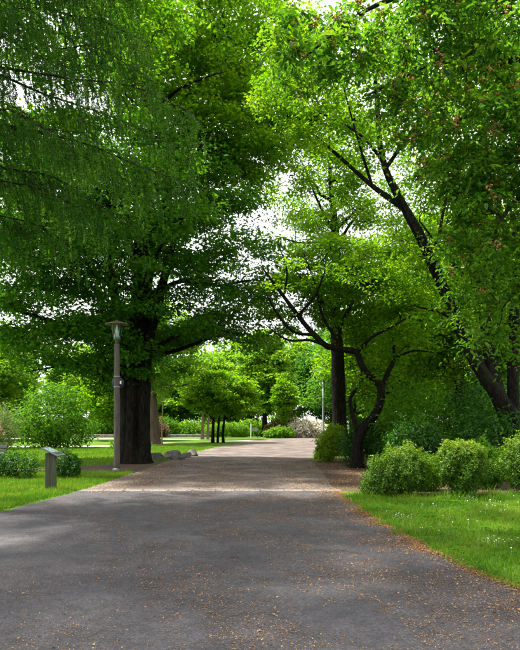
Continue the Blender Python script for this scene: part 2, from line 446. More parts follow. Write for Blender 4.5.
M['lamp_metal'] = simple_mat('lamp_metal', (.10, .12, .125), (.16, .18, .185), 12, .5, .1, metal=.6)
M['lamp_cap'] = simple_mat('lamp_cap', (.10, .075, .045), (.17, .13, .085), 10, .55, .2, metal=.4)
M['dark_metal'] = simple_mat('dark_metal', (.012, .016, .022), (.03, .035, .045), 12, .45, .1)
M['white'] = simple_mat('white', (.72, .74, .76), (.8, .82, .83), 8, .5, .05)
M['grey_metal'] = simple_mat('grey_metal', (.17, .19, .21), (.26, .28, .3), 9, .55, .1, metal=.2)
M['info_wood'] = simple_mat('info_wood', (.035, .04, .024), (.10, .10, .062), 26, .9, .5, (1, 1, .1))
M['bench_wood'] = simple_mat('bench_wood', (.015, .015, .018), (.04, .04, .046), 20, .6, .3, (1, .1, 1))
M['stone'] = simple_mat('stone', (.07, .065, .055), (.27, .245, .225), 5, .95, .9, dist=.08, spec=.15)
M['stone_dark'] = simple_mat('stone_dark', (.05, .047, .045), (.14, .13, .12), 4, .9, .9, dist=.06)
M['wall_stone'] = simple_mat('wall_stone', (.13, .12, .11), (.26, .24, .22), 2.5, .9, .6)

def glass_mat():
    m, n, o = new_mat('lantern_glass')
    g = N(n, 'ShaderNodeBsdfGlossy', Roughness=.08); g.inputs['Color'].default_value = (.8, .86, .86, 1)
    t = N(n, 'ShaderNodeBsdfTransparent'); t.inputs['Color'].default_value = (.80, .90, .88, 1)
    f = N(n, 'ShaderNodeFresnel', IOR=1.5); x = N(n, 'ShaderNodeMixShader')
    n.links.new(f.outputs[0], x.inputs[0]); n.links.new(t.outputs[0], x.inputs[1]); n.links.new(g.outputs[0], x.inputs[2])
    n.links.new(x.outputs[0], o.inputs['Surface']); return m
M['glass'] = glass_mat()

# ------------------------------------------------------------------ ground sheets
def smooth_line(pts, step=.5):
    P = np.array([(p[0], p[1], 0.) for p in pts]); Q, _ = catmull(P, np.zeros(len(P)), step)
    return Q[:, :2]

def sheet_between(name, left, right, z, mat, rag=.0, seed=0, n=None, label=None):
    """strip between two edge lines, each resampled to the same number of points; ragged edges"""
    rng = np.random.default_rng(seed)
    A, B = smooth_line(left, .15), smooth_line(right, .15)
    n = n or max(len(A), len(B))
    def rs(L):
        d = np.r_[0, np.cumsum(np.linalg.norm(np.diff(L, axis=0), axis=1))]; t = np.linspace(0, d[-1], n)
        return np.stack([np.interp(t, d, L[:, 0]), np.interp(t, d, L[:, 1])], 1)
    A, B = rs(A), rs(B)
    def rg():
        x = rng.normal(0, 1, n); k = np.ones(5) / 5; s = np.convolve(x, k, 'same') * .9 + np.convolve(x, np.ones(25) / 25, 'same') * 1.6
        return s * rag
    dirv = unit(B - A)
    A = A + dirv * rg()[:, None]; B = B + dirv * rg()[:, None]
    Cc = 9
    V = np.concatenate([np.c_[A + (B - A) * t, np.full(n, z)][None] for t in np.linspace(0, 1, Cc)]).reshape(-1, 3)
    k, s = np.meshgrid(np.arange(Cc - 1), np.arange(n - 1), indexing='ij')
    f = np.stack([k * n + s, (k + 1) * n + s, (k + 1) * n + s + 1, k * n + s + 1], -1).reshape(-1, 4)
    mb = MB(); mb.add(V, f)
    o = mb.build(name, mat); o['kind'] = 'structure'
    return o

gm = MB()
gx = np.array([-900, -200, -60, -30, -15, -8, 0, 8, 15, 30, 60, 200, 900.]); gy = np.array([-300, -60, -10, 0, 10, 20, 30, 45, 60, 80, 120, 300, 1400.])
GX, GY = np.meshgrid(gx, gy, indexing='ij')
i, j = np.meshgrid(np.arange(12), np.arange(12), indexing='ij')
gm.add(np.stack([GX.ravel(), GY.ravel(), np.zeros(GX.size)], 1), np.stack([i * 13 + j, (i + 1) * 13 + j, (i + 1) * 13 + j + 1, i * 13 + j + 1], -1).reshape(-1, 4))
o = gm.build('ground', M['lawn']); o['kind'] = 'structure'

LEFT = [(-8.6, -14), (-7.0, -5), (-5.75, 5), (-4.80, 11.6), (-4.27, 15.3)]
RIGHT = [(4.6, -14), (3.7, -5), (2.66, 5), (2.35, 7), (1.98, 10.2), (1.86, 13.2), (1.84, 15.3)]
LFAR = [(-4.27, 15.3), (-4.08, 19.7), (-3.9, 25), (-3.72, 30), (-3.25, 37), (-1.7, 49.7), (-.6, 57), (2.6, 64), (8, 69), (16, 73), (30, 76)]
RFAR = [(1.84, 15.3), (2.0, 20), (2.15, 26), (2.75, 32), (3.9, 42), (5.6, 52), (7.6, 58), (10.5, 62), (15, 65), (22, 67.5), (32, 69)]
sheet_between('asphalt_path', LEFT, RIGHT, .008, M['asphalt'], .06, 3)
sheet_between('sand_path', LFAR, RFAR, .008, M['sand'], .06, 4)
STRIP = bpy.data.objects.new('pale_strip', None); COL.objects.link(STRIP); STRIP.location = (-1.2, 15.2, 0); STRIP['kind'] = 'structure'  # row of pale flush slabs across the path
rs_ = np.random.default_rng(77); sx_ = -3.14
while sx_ < 3.05:
    w_ = rs_.uniform(.42, .62)
    bm = bmesh.new(); bmesh.ops.create_cube(bm, size=1)
    for v in bm.verts: v.co = Vector((v.co.x * (w_ - .025) + rs_.normal(0, .006), v.co.y * (.34 + rs_.normal(0, .015)), v.co.z * .05))
    bmesh.ops.bevel(bm, geom=list(bm.edges), offset=.008, segments=1, affect='EDGES')
    me = bpy.data.meshes.new('strip_slab'); bm.to_mesh(me); bm.free(); me.materials.append(M['strip'])
    ob = bpy.data.objects.new('strip_slab', me); COL.objects.link(ob); ob.parent = STRIP
    ob.location = (sx_ + w_ / 2, rs_.normal(0, .012), -.009 + rs_.normal(0, .002)); ob.rotation_euler = (rs_.normal(0, .004), rs_.normal(0, .004), rs_.normal(0, .012))
    sx_ += w_
sheet_between('dirt_path', [(-14, 20.9), (-9, 21.1), (-6.5, 21.1), (-4.0, 20.6)], [(-14, 21.9), (-9, 22.3), (-6.8, 23.2), (-4.0, 26.6)], .004, M['dirt'], .12, 6)
sheet_between('leaf_mould', [(1.7, 15.2), (1.8, 19), (2.0, 24), (2.6, 30)], [(3.2, 14.75), (4.2, 18), (4.6, 22), (4.8, 28)], .004, M['dirt'], .15, 7)
sheet_between('woodland_floor', [(2.9, 14.35), (4.1, 18), (4.5, 24), (4.9, 40)], [(11, 14.1), (15, 18), (18, 24), (19, 40)], .012, M['dirt'], .15, 17)
sheet_between('gravel_path', [(-40, 40.2), (-22, 40.8), (-13, 41.2), (-8.6, 44), (-6.6, 50)], [(-40, 42.2), (-22, 42.8), (-14, 43.2), (-10.4, 45.2), (-8.4, 50.4)], .004, M['gravel'], .1, 8)
sheet_between('gravel_path', [(-34, 62.5), (-20, 61.5), (-8, 59.5), (-.9, 55.2)], [(-34, 65), (-20, 63.8), (-8, 61.6), (-.2, 58.4)], .004, M['gravel'], .1, 9)

# ------------------------------------------------------------------ path edges as functions (for grass and litter)
def edge_x(line, y):
    L = smooth_line(line, .3); return np.interp(y, L[:, 1], L[:, 0])
def xl(y): return np.where(y < 15.3, edge_x(LEFT, y), edge_x(LFAR[:7], y))
def xr(y): return np.where(y < 15.3, edge_x(RIGHT, y), edge_x(RFAR[:7], y))

# ------------------------------------------------------------------ trees
def lim(*pts): return [p[:3] for p in pts], [p[3] for p in pts]

def auto_limbs(rng, axis, n, z0, z1, l0, l1, r=.11, rise=.35, sagz=.1):
    """side limbs that leave a stem (polyline with z) at rising heights"""
    A = np.array([a[:3] for a in axis], float); outl = []
    for i in range(n):
        z = z0 + (z1 - z0) * (i + rng.random() * .6) / n
        b = np.array([np.interp(z, A[:, 2], A[:, 0]), np.interp(z, A[:, 2], A[:, 1]), z])
        az = i * 2.4 + rng.normal(0, .35); ln = l0 + (l1 - l0) * (i / n) + rng.normal(0, .4)
        d = np.array([math.cos(az), math.sin(az), 0])
        pts = []; rr = []
        for t in (0, .25, .5, .75, 1):
            q = b + d * ln * t + np.array([0, 0, ln * (rise * t - sagz * t * t * 2)]) + (rng.normal(0, .05 * ln, 3) if t else 0)
            pts.append(q); rr.append(r * (1 - .96 * t))
        outl.append((pts, rr))
    return outl

rng = np.random.default_rng(11)
# 1: the great dark tree behind the lamp post
ax = [(-5.0, 25.4, 0, .45), (-4.95, 25.4, 3, .42), (-4.8, 25.5, 6, .40), (-4.7, 25.6, 10, .29), (-4.5, 25.7, 15, .15), (-4.3, 25.7, 19, .04)]
limbs = [lim(*ax),
         lim((-5.36, 25.2, 0, .27), (-5.34, 25.2, 2, .24), (-5.45, 25.2, 4.2, .2), (-5.8, 25.1, 6.8, .16), (-6.2, 25, 9, .13), (-6.7, 24.9, 13, .05)),
         lim((-4.66, 25.15, 0, .28), (-4.62, 25.15, 2.4, .25), (-4.45, 25.1, 4.6, .22), (-3.6, 24.9, 8, .15), (-2.3, 24.6, 12.5, .06)),
         lim((-5.1, 25.0, 0, .24), (-5.08, 25.02, 2.4, .21), (-5.0, 25.2, 4.6, .18), (-4.9, 25.4, 6, .1)),
         lim((-5.45, 25.2, 4.9, .13), (-6.0, 25.1, 5.55, .11), (-7.6, 24.9, 5.47, .09), (-9.0, 24.6, 5.85, .06), (-10.7, 24.2, 6.4, .02)),
         lim((-4.5, 25.3, 4.4, .10), (-3.4, 25.0, 5.0, .08), (-2.2, 24.6, 5.2, .06), (-.6, 24.2, 5.0, .02)),
         lim((-5.4, 25.2, 3.6, .08), (-7, 25.4, 4.0, .06), (-9.4, 25.6, 3.7, .02))]
limbs += auto_limbs(rng, ax, 18, 4.2, 16.5, 6.3, 3.2)
make_tree('broadleaf_tree', 'huge dark broadleaf tree with a thick fluted trunk behind the lamp post', 'tree', limbs,
          [(-5, 25.8, 8.4, 6.2, 4.8, 4.4), (-5.2, 26.2, 5.6, 6.6, 4.6, 2.5), (-4.6, 26.2, 11.2, 4.6, 4.0, 2.8), (-8.6, 25.8, 10.6, 3.4, 4, 3.6), (-1.2, 25.4, 7.6, 2.0, 2.6, 1.6, .7), (-5, 26.6, 4.6, 6, 4, 1.5), (-6.0, 21.6, 9.6, 4.6, 3.4, 2.6), (-9.2, 24.6, 7.5, 2.6, 3, 3.2)],
          1500, 86, .16, .66, (M['bark_dark'], M['leaf_beech']), 21, cr=.8, flat=.4, tilt=.5, gap=.12, wl=1.9, flare=.38, sides=16, zmin=2.9, droop=.15, rough=.13, zfun=lambda C: np.where(C[:, 0] > -4.2, 5.0, np.where(C[:, 1] < 22, 7.0, 3.0)))

ax = [(-5.75, 29.3, 0, .36), (-5.7, 29.2, 4, .3), (-4.9, 28.4, 9, .24), (-3.4, 27, 13.5, .14), (-2.6, 26.3, 19, .04)]
make_tree('maple_tree', 'bright yellow-green maple crown rising above and behind the huge dark tree', 'tree', [lim(*ax)] + auto_limbs(np.random.default_rng(8), ax, 12, 10, 17, 4.6, 3, .1),
          [(-2.6, 26.0, 15.2, 4.0, 3.4, 2.8), (-2.8, 26.8, 18.2, 4.6, 4, 2.6), (-.2, 26.8, 13.8, 2.2, 2.2, 2.0), (.9, 27.2, 16.2, 2.2, 2.2, 2.2), (-1.4, 25.8, 12.4, 2.2, 2, 1.6)], 900, 80, .158, .7, (M['bark_dark'], M['leaf_lime']), 26, cr=.75, flat=.42, gap=.1, wl=2.0, zmin=10.4)

# 4: the leaning many-stemmed tree on the right
limbs = [lim((8.0, 19, 0, .36), (7.58, 19, 1.56, .28), (7.12, 19, 2.5, .24), (6.5, 19, 3.45, .20), (5.4, 18.8, 5.75, .16), (4.65, 18.5, 7.15, .14), (4.05, 18.3, 8.1, .12), (3.5, 18, 9.1, .085), (3.25, 17.6, 10.6, .055), (3, 17.1, 12.6, .02)),
         lim((4.2, 18.35, 7.85, .09), (3.3, 18.6, 8.6, .07), (2.3, 19, 9.7, .05), (1.2, 19.3, 10.8, .02)),
         lim((7.2, 19, 2.3, .2), (6.95, 19.2, 3.8, .18), (6.8, 19.4, 5.9, .17), (6.75, 19.5, 8.3, .14), (6.9, 19.5, 11.3, .08), (7.1, 19.5, 14, .02)),
         lim((7.6, 19, 1.5, .2), (7.75, 19.3, 4.2, .15), (8.0, 19.6, 6.4, .14), (8.7, 20, 9.4, .08), (9.5, 20.3, 12.5, .02)),
         lim((5.5, 18.8, 5.6, .08), (4.9, 18.2, 6.5, .055), (4.4, 17.3, 7.0, .02)), lim((6.8, 19.4, 5.5, .08), (5.9, 20, 6.9, .055), (5.2, 20.6, 8.2, .02)),
         lim((6.8, 19.5, 8, .08), (5.8, 19.2, 9.8, .05), (5, 18.8, 11.2, .02)), lim((3.6, 18, 8.9, .06), (4.4, 17.4, 10, .04), (5, 16.8, 11, .02)),
         lim((6.0, 18.9, 4.5, .06), (5.3, 18.3, 4.8, .045), (4.4, 17.8, 4.9, .02)), lim((5.2, 18.7, 6.1, .06), (5.3, 18.4, 7.6, .045), (5.6, 18, 9.2, .02)),
         lim((3.3, 18.6, 8.6, .05), (2.9, 18.5, 9.8, .035), (2.4, 18.3, 11.4, .015)), lim((3.55, 18, 9, .05), (2.8, 17.7, 9.7, .035), (1.6, 17.4, 10.2, .015))]
make_tree('leaning_tree', 'leaning dark-barked tree with several stems rising behind the clipped shrubs', 'tree', limbs,
          [(3.0, 18.3, 10.8, 2.6, 2.4, 1.7), (1.4, 18.9, 12.0, 1.9, 1.8, 1.8), (7.8, 19.5, 10, 3.2, 3.2, 4.2), (5.8, 18.8, 12.8, 3.0, 2.6, 1.8, .7), (4.8, 20.2, 6.6, 2.0, 1.8, 1.6, .8), (8, 20.6, 5.5, 2.4, 2, 2.2), (5.4, 18.2, 5.4, 1.5, .8, 1.3, .5), (6.2, 17.8, 6.6, 1.4, .8, 1.2, .5)],
          860, 76, .12, .66, (M['bark_dark'], M['leaf_lime']), 22, cr=.6, flat=.5, gap=.1, wl=2.4, zmin=4.0, rough=.12)

# 5: tall straight tree
ax = [(3.95, 31, 0, .40), (3.88, 31, 2, .36), (3.83, 31, 4.2, .32), (3.68, 31, 7.6, .26), (3.72, 31, 10.6, .19), (3.45, 31, 13.6, .1), (3.4, 31, 16.5, .03)]
limbs = [lim(*ax), lim((3.68, 31, 7.2, .12), (4.4, 31, 8.1, .1), (5.0, 30.8, 9.0, .09), (5.8, 30.6, 9.4, .06), (7, 30.3, 10, .02)),
         lim((3.66, 31, 8, .1), (2.7, 30.8, 9.1, .08), (1.6, 30.6, 9.7, .05), (.6, 30.4, 10.4, .02)),
         lim((3.7, 31, 9.8, .09), (4.3, 31.3, 11.2, .07), (5.2, 31.6, 12.4, .03)), lim((3.7, 31, 10.8, .08), (2.8, 30.7, 12.4, .06), (2.1, 30.4, 14, .02))]
limbs += auto_limbs(np.random.default_rng(4), ax, 9, 6.5, 14, 4, 2.4, .08)
make_tree('tall_tree', 'tall straight dark-trunked tree standing just behind the gnarled one', 'tree', limbs,
          [(3.9, 31, 10.4, 3.9, 3.6, 3.0, .8), (3.6, 31, 14.2, 3.8, 3.6, 3.0), (5.8, 31.4, 8.6, 3.2, 3, 2.6)],
          520, 76, .14, .66, (M['bark_dark'], M['leaf_lime']), 23, cr=.66, flat=.4, gap=.4, wl=2.8, zmin=5.2)

# 6: gnarled low tree
limbs = [lim((3.48, 22.7, 0, .23), (3.5, 22.7, .72, .19), (3.66, 22.7, 1.36, .18), (4.06, 22.7, 1.8, .145), (4.34, 22.7, 2.37, .135), (4.31, 22.6, 2.98, .13), (3.86, 22.5, 3.34, .13), (3.6, 22.45, 3.7, .125),
             (3.42, 22.4, 4.12, .12), (2.98, 22.3, 4.2, .115), (2.37, 22.2, 4.3, .105), (1.8, 22.0, 4.77, .09), (1.26, 21.8, 5.38, .075), (.72, 21.5, 6.03, .055), (.1, 21.2, 6.8, .025)),
         lim((3.62, 22.7, 1.2, .11), (3.42, 22.75, 1.6, .085), (3.3, 22.8, 2.1, .075), (3.28, 22.9, 2.55, .065), (3.6, 23.1, 2.95, .06), (3.75, 23.3, 3.5, .045), (3.6, 23.6, 4.6, .02)),
         lim((4.33, 22.65, 2.8, .1), (4.6, 22.7, 3.45, .085), (4.85, 22.8, 3.95, .07), (4.8, 22.8, 4.6, .05), (5.1, 22.9, 5.4, .02)),
         lim((1.9, 22.05, 4.7, .065), (1.15, 21.7, 4.75, .055), (.55, 21.5, 5.4, .04), (.2, 21.3, 6.0, .02)),
         lim((2.9, 22.3, 4.2, .08), (2.85, 22.5, 5.0, .065), (3.3, 22.7, 5.9, .05), (3.7, 23, 6.8, .02)),
         lim((3.42, 22.4, 4.1, .07), (3.9, 22.0, 4.6, .055), (4.5, 21.6, 4.9, .04), (5.2, 21.2, 5.3, .02)),
         lim((1.3, 21.8, 5.3, .05), (1.9, 21.4, 6.0, .04), (2.2, 21.2, 6.8, .02)),
         lim((2.4, 22.2, 4.3, .06), (1.7, 21.6, 4.45, .05), (.9, 21.1, 4.4, .035), (.1, 20.7, 4.9, .012)), lim((.8, 21.5, 5.95, .04), (.9, 21.2, 6.7, .03), (.6, 21, 7.6, .012)),
         lim((4.85, 22.8, 3.95, .05), (5.5, 22.6, 4.2, .04), (6.2, 22.4, 4.1, .015)), lim((2.9, 22.3, 4.25, .06), (2.2, 22.0, 5.3, .045), (1.9, 21.8, 6.4, .03), (1.5, 21.6, 7.4, .012))]
make_tree('gnarled_tree', 'low gnarled tree with twisted forked trunk and limbs reaching over the path', 'tree', limbs,
          [(2.2, 23.6, 6.0, 2.7, 2.0, 1.3), (4.9, 23.6, 4.9, 2.2, 1.9, 1.3), (2.9, 23.4, 7.4, 2.3, 2.0, 1.1), (4.8, 23, 6.6, 1.8, 1.9, 1.2), (1.6, 21.6, 6.6, 1.7, 1.2, .6, .6), (4.5, 23.3, 2.9, 1.0, .7, .7, .6), (3.4, 22.3, 3.1, .7, .4, .5, .5), (4.2, 22.1, 3.5, .9, .4, .5, .6)],
          430, 80, .12, .66, (M['bark_dark'], M['leaf_lime']), 24, cr=.55, flat=.32, tilt=.42, gap=.05, wl=1.8, flare=.35, zmin=2.2, rough=.16)

# right-hand backdrop trees
def plain_tree(name, label, x, y, h, rad, zb, leafm, barkm, seed, ncl, nleaf, L, tr=.28, group=None, cat='tree', gap=-.6, flat=.45, cr=.8, kind=0, sides=10, r0=.008):
    rg = np.random.default_rng(seed)
    lx, ly = rg.normal(0, .03 * h, 2)
    ax = [(x, y, 0, tr), (x + lx * .2, y + ly * .2, h * .25, tr * .85), (x + lx * .6, y + ly * .6, h * .55, tr * .55), (x + lx, y + ly, h * .95, .03)]
    limbs = [lim(*ax)] + auto_limbs(rg, ax, 7, max(zb * .8, h * .22), h * .8, rad * .8, rad * .4, tr * .35)
    cz = (zb + h) / 2; hz = (h - zb) / 2
    ells = [(x + lx * .5, y + ly * .5, cz, rad * .82, rad * .82, hz)]
    for i in range(5):
        a = i * 1.26 + rg.random(); q = rg.uniform(.35, .6) * rad
        ells.append((x + math.cos(a) * q, y + math.sin(a) * q, zb + hz * rg.uniform(.5, 1.5), rad * rg.uniform(.42, .58), rad * rg.uniform(.42, .58), hz * rg.uniform(.3, .5)))
    return make_tree(name, label, cat, limbs, ells, ncl, nleaf, L, .66, (barkm, leafm), seed, cr=cr, flat=flat, gap=gap, wl=rad * .55, zmin=zb, group=group, sides=sides, r0=r0, twig_sides=3)

plain_tree('broadleaf_tree', 'bright green tree filling the wood edge behind the dark evergreen shrubs', 9.2, 29, 12.5, 4.3, 2.4, M['leaf_lime'], M['bark_brown'], 31, 560, 66, .21)
plain_tree('broadleaf_tree', 'mid green tree deeper in the wood to the right of the tall straight tree', 14.6, 31, 13.5, 4.6, 2.2, M['leaf_mid'], M['bark_brown'], 32, 480, 62, .22)
plain_tree('broadleaf_tree', 'low spreading yellow-green tree between the gnarled tree and the wood', 7.2, 35.5, 9.5, 3.6, 2.0, M['leaf_lime'], M['bark_brown'], 33, 400, 64, .2)
plain_tree('broadleaf_tree', 'dark leafy tree behind the grey pole shading the path bend', 6.6, 45, 9.0, 3.4, 1.8, M['leaf_fardark'], M['bark_brown'], 34, 320, 60, .22)

# 2: hanging larch on the left (trunk outside the picture)
def larch():
    rg = np.random.default_rng(51)
    t = thing('larch_tree', 'weeping larch with drooping feathery needle sprays hanging beside the path', 'tree', (-7.6, 12.2, 0))
    tb = MB()
    limb_mesh(tb, [(-7.6, 12.2, 0), (-7.6, 12.2, 4), (-7.5, 12.2, 9), (-7.4, 12.2, 15)], [.34, .27, .2, .05], 12, .5, rg)
    tb.build('trunk', M['bark_brown'], t)
    lat = []; latr = []
    strings = []
    br = MB()
    spec = [(6.4, -.15, 4.2), (6.9, .25, 5.0), (7.3, -.35, 5.0), (7.6, .1, 6.3), (8.0, .5, 5.4), (8.3, -.2, 6.4), (8.7, .3, 6.2), (9.1, -.5, 5.4), (9.4, 0, 6.4), (9.9, .45, 5.6), (10.2, -.2, 6.2), (10.6, .2, 6.4),
            (7.5, .75, 4.8), (8.9, .8, 4.6), (7.1, -.8, 4.0), (8.6, -.8, 4.4), (11.0, .0, 6.0), (11.4, .4, 5.4), (11.8, -.3, 5.2), (6.0, .1, 3.6), (12.6, .1, 4.6), (11.2, -.55, 4.6), (10.8, -.4, 5.6), (12.0, .25, 5.2), (10.0, -.75, 4.4), (9.9, 2.4, 3), (8, 3.2, 3.2), (10.5, -2.2, 3)]
    for z, az, ln in spec:
        ln *= 1.0 if z < 9 else .82; d = np.array([math.cos(az), math.sin(az), 0]); b = np.array([-7.55, 12.2, z])
        tt = np.linspace(0, 1, 7)
        q = b + d * (ln * tt)[:, None] + np.array([0, 0, 1]) * (ln * (.12 * tt - .34 * tt ** 2 + .04 * tt ** 3))[:, None]
        q[1:] += rg.normal(0, .06, (6, 3))
        Q, qr = limb_mesh(br, q, np.linspace(.04, .006, 7), 6, 0, rg, .05)
        for s in np.linspace(.12, 1, 26):
            p = Q[int(s * (len(Q) - 1))]
            for side in (-1, 1):
                a2 = az + side * rg.uniform(.5, 1.2); l2 = (1.35 - .7 * s) * rg.uniform(.5, 1.05)
                e = np.array([math.cos(a2), math.sin(a2), -rg.uniform(.1, .45)])
                k = np.linspace(0, 1, 5)[:, None]
                lp = p + e * l2 * k + np.array([0, 0, -1]) * l2 * .3 * k ** 2
                lat.append(lp); latr.append(np.linspace(.008, .002, 5))
                for u in np.linspace(.2, 1, 4):
                    sp = p + e * l2 * u + np.array([0, 0, -1]) * l2 * .3 * u ** 2
                    strings.append((sp, rg.uniform(.2, 1.0) * rg.uniform(.5, 1.2), e))
    tubes(br, np.array(lat), np.array(latr), 3)
    n = len(strings)
    sp = np.array([s[0] for s in strings]); sl_ = np.array([s[1] for s in strings]); se = np.array([s[2] for s in strings])
    k = np.linspace(0, 1, 5)
    G = sp[:, None] + se[:, None] * (.12 * (1 - np.exp(-3 * k)))[None, :, None] + np.array([0, 0, -1.]) * (sl_[:, None] * k)[..., None]
    G[:, 1:] += rg.normal(0, .018, (n, 4, 3))
    tubes(br, G[:, ::2], np.broadcast_to(np.linspace(.004, .0015, 3), (n, 3)), 3)
    bo = br.build('branches', M['bark_brown'], t); bo['kind'] = 'stuff'
    per = 55
    u = rg.random((n, per)) * 3.999; kk = u.astype(int); fr = (u - kk)[..., None]; I = np.arange(n)[:, None]
    pos = (G[I, kk] * (1 - fr) + G[I, kk + 1] * fr).reshape(-1, 3)
    # bare spots so that the sprays stay loose
    keep = (snoise(pos * np.array([1, 1, .45]), .55, 5) + rg.normal(0, .5, len(pos)) > -.5)
    pos = pos[keep]; m = len(pos)
    dr = rg.normal(size=(m, 3)); dr[:, 2] -= .5; dr = unit(dr)
    nr = np.cross(dr, rg.normal(size=(m, 3)))
    Ln = rg.uniform(.045, .085, m)
    lb = MB()
    d = dr; s = unit(nr)
    w = .0108
    V = np.stack([pos - s * w, pos + s * w, pos + d * Ln[:, None]], 1).reshape(-1, 3)
    i = np.arange(m)[:, None] * 3
    ti = np.clip(.5 + .18 * snoise(pos, 1.2, 8) + rg.normal(0, .15, m), 0, 1)
    lb.add(V, i + np.array([[0, 1, 2]]), tint=np.repeat(ti, 3))
    c = lb.build('crown', M['needle'], t); c['kind'] = 'stuff'
larch()

# tree added beyond the left frame edge, crown lobes placed to shade the path
ax = [(-8.4, 7.6, 0, .34), (-8.2, 7.7, 4, .28), (-7.2, 8.4, 8, .2), (-5.4, 9.8, 12.5, .12), (-4, 11, 15.5, .05)]
make_tree('broadleaf_tree', 'unseen broadleaf tree added on the left verge to shade the near asphalt', 'tree', [lim(*ax), lim((-5.4, 9.8, 12.5, .1), (-5.4, 12.5, 13.6, .08), (-5.8, 16, 13.8, .06), (-6.2, 20.5, 14.2, .02))] + auto_limbs(np.random.default_rng(3), ax, 9, 9.5, 12.5, 4.5, 3.5, .08),
          [(-4.8, 8.8, 11.6, 4.4, 2.8, 1.6), (-6.2, 6.2, 11, 4.2, 3.8, 2.0), (-5.4, 12.4, 14.6, 3.8, 3.2, 1.5, 1.2), (-6.4, 19.6, 14.0, 4.4, 2.7, 1.6, 1.7)], 900, 32, .18, .62, (M['bark_brown'], M['leaf_mid']), 66, cr=.6, gap=.12, wl=1.8, zmin=9.4)

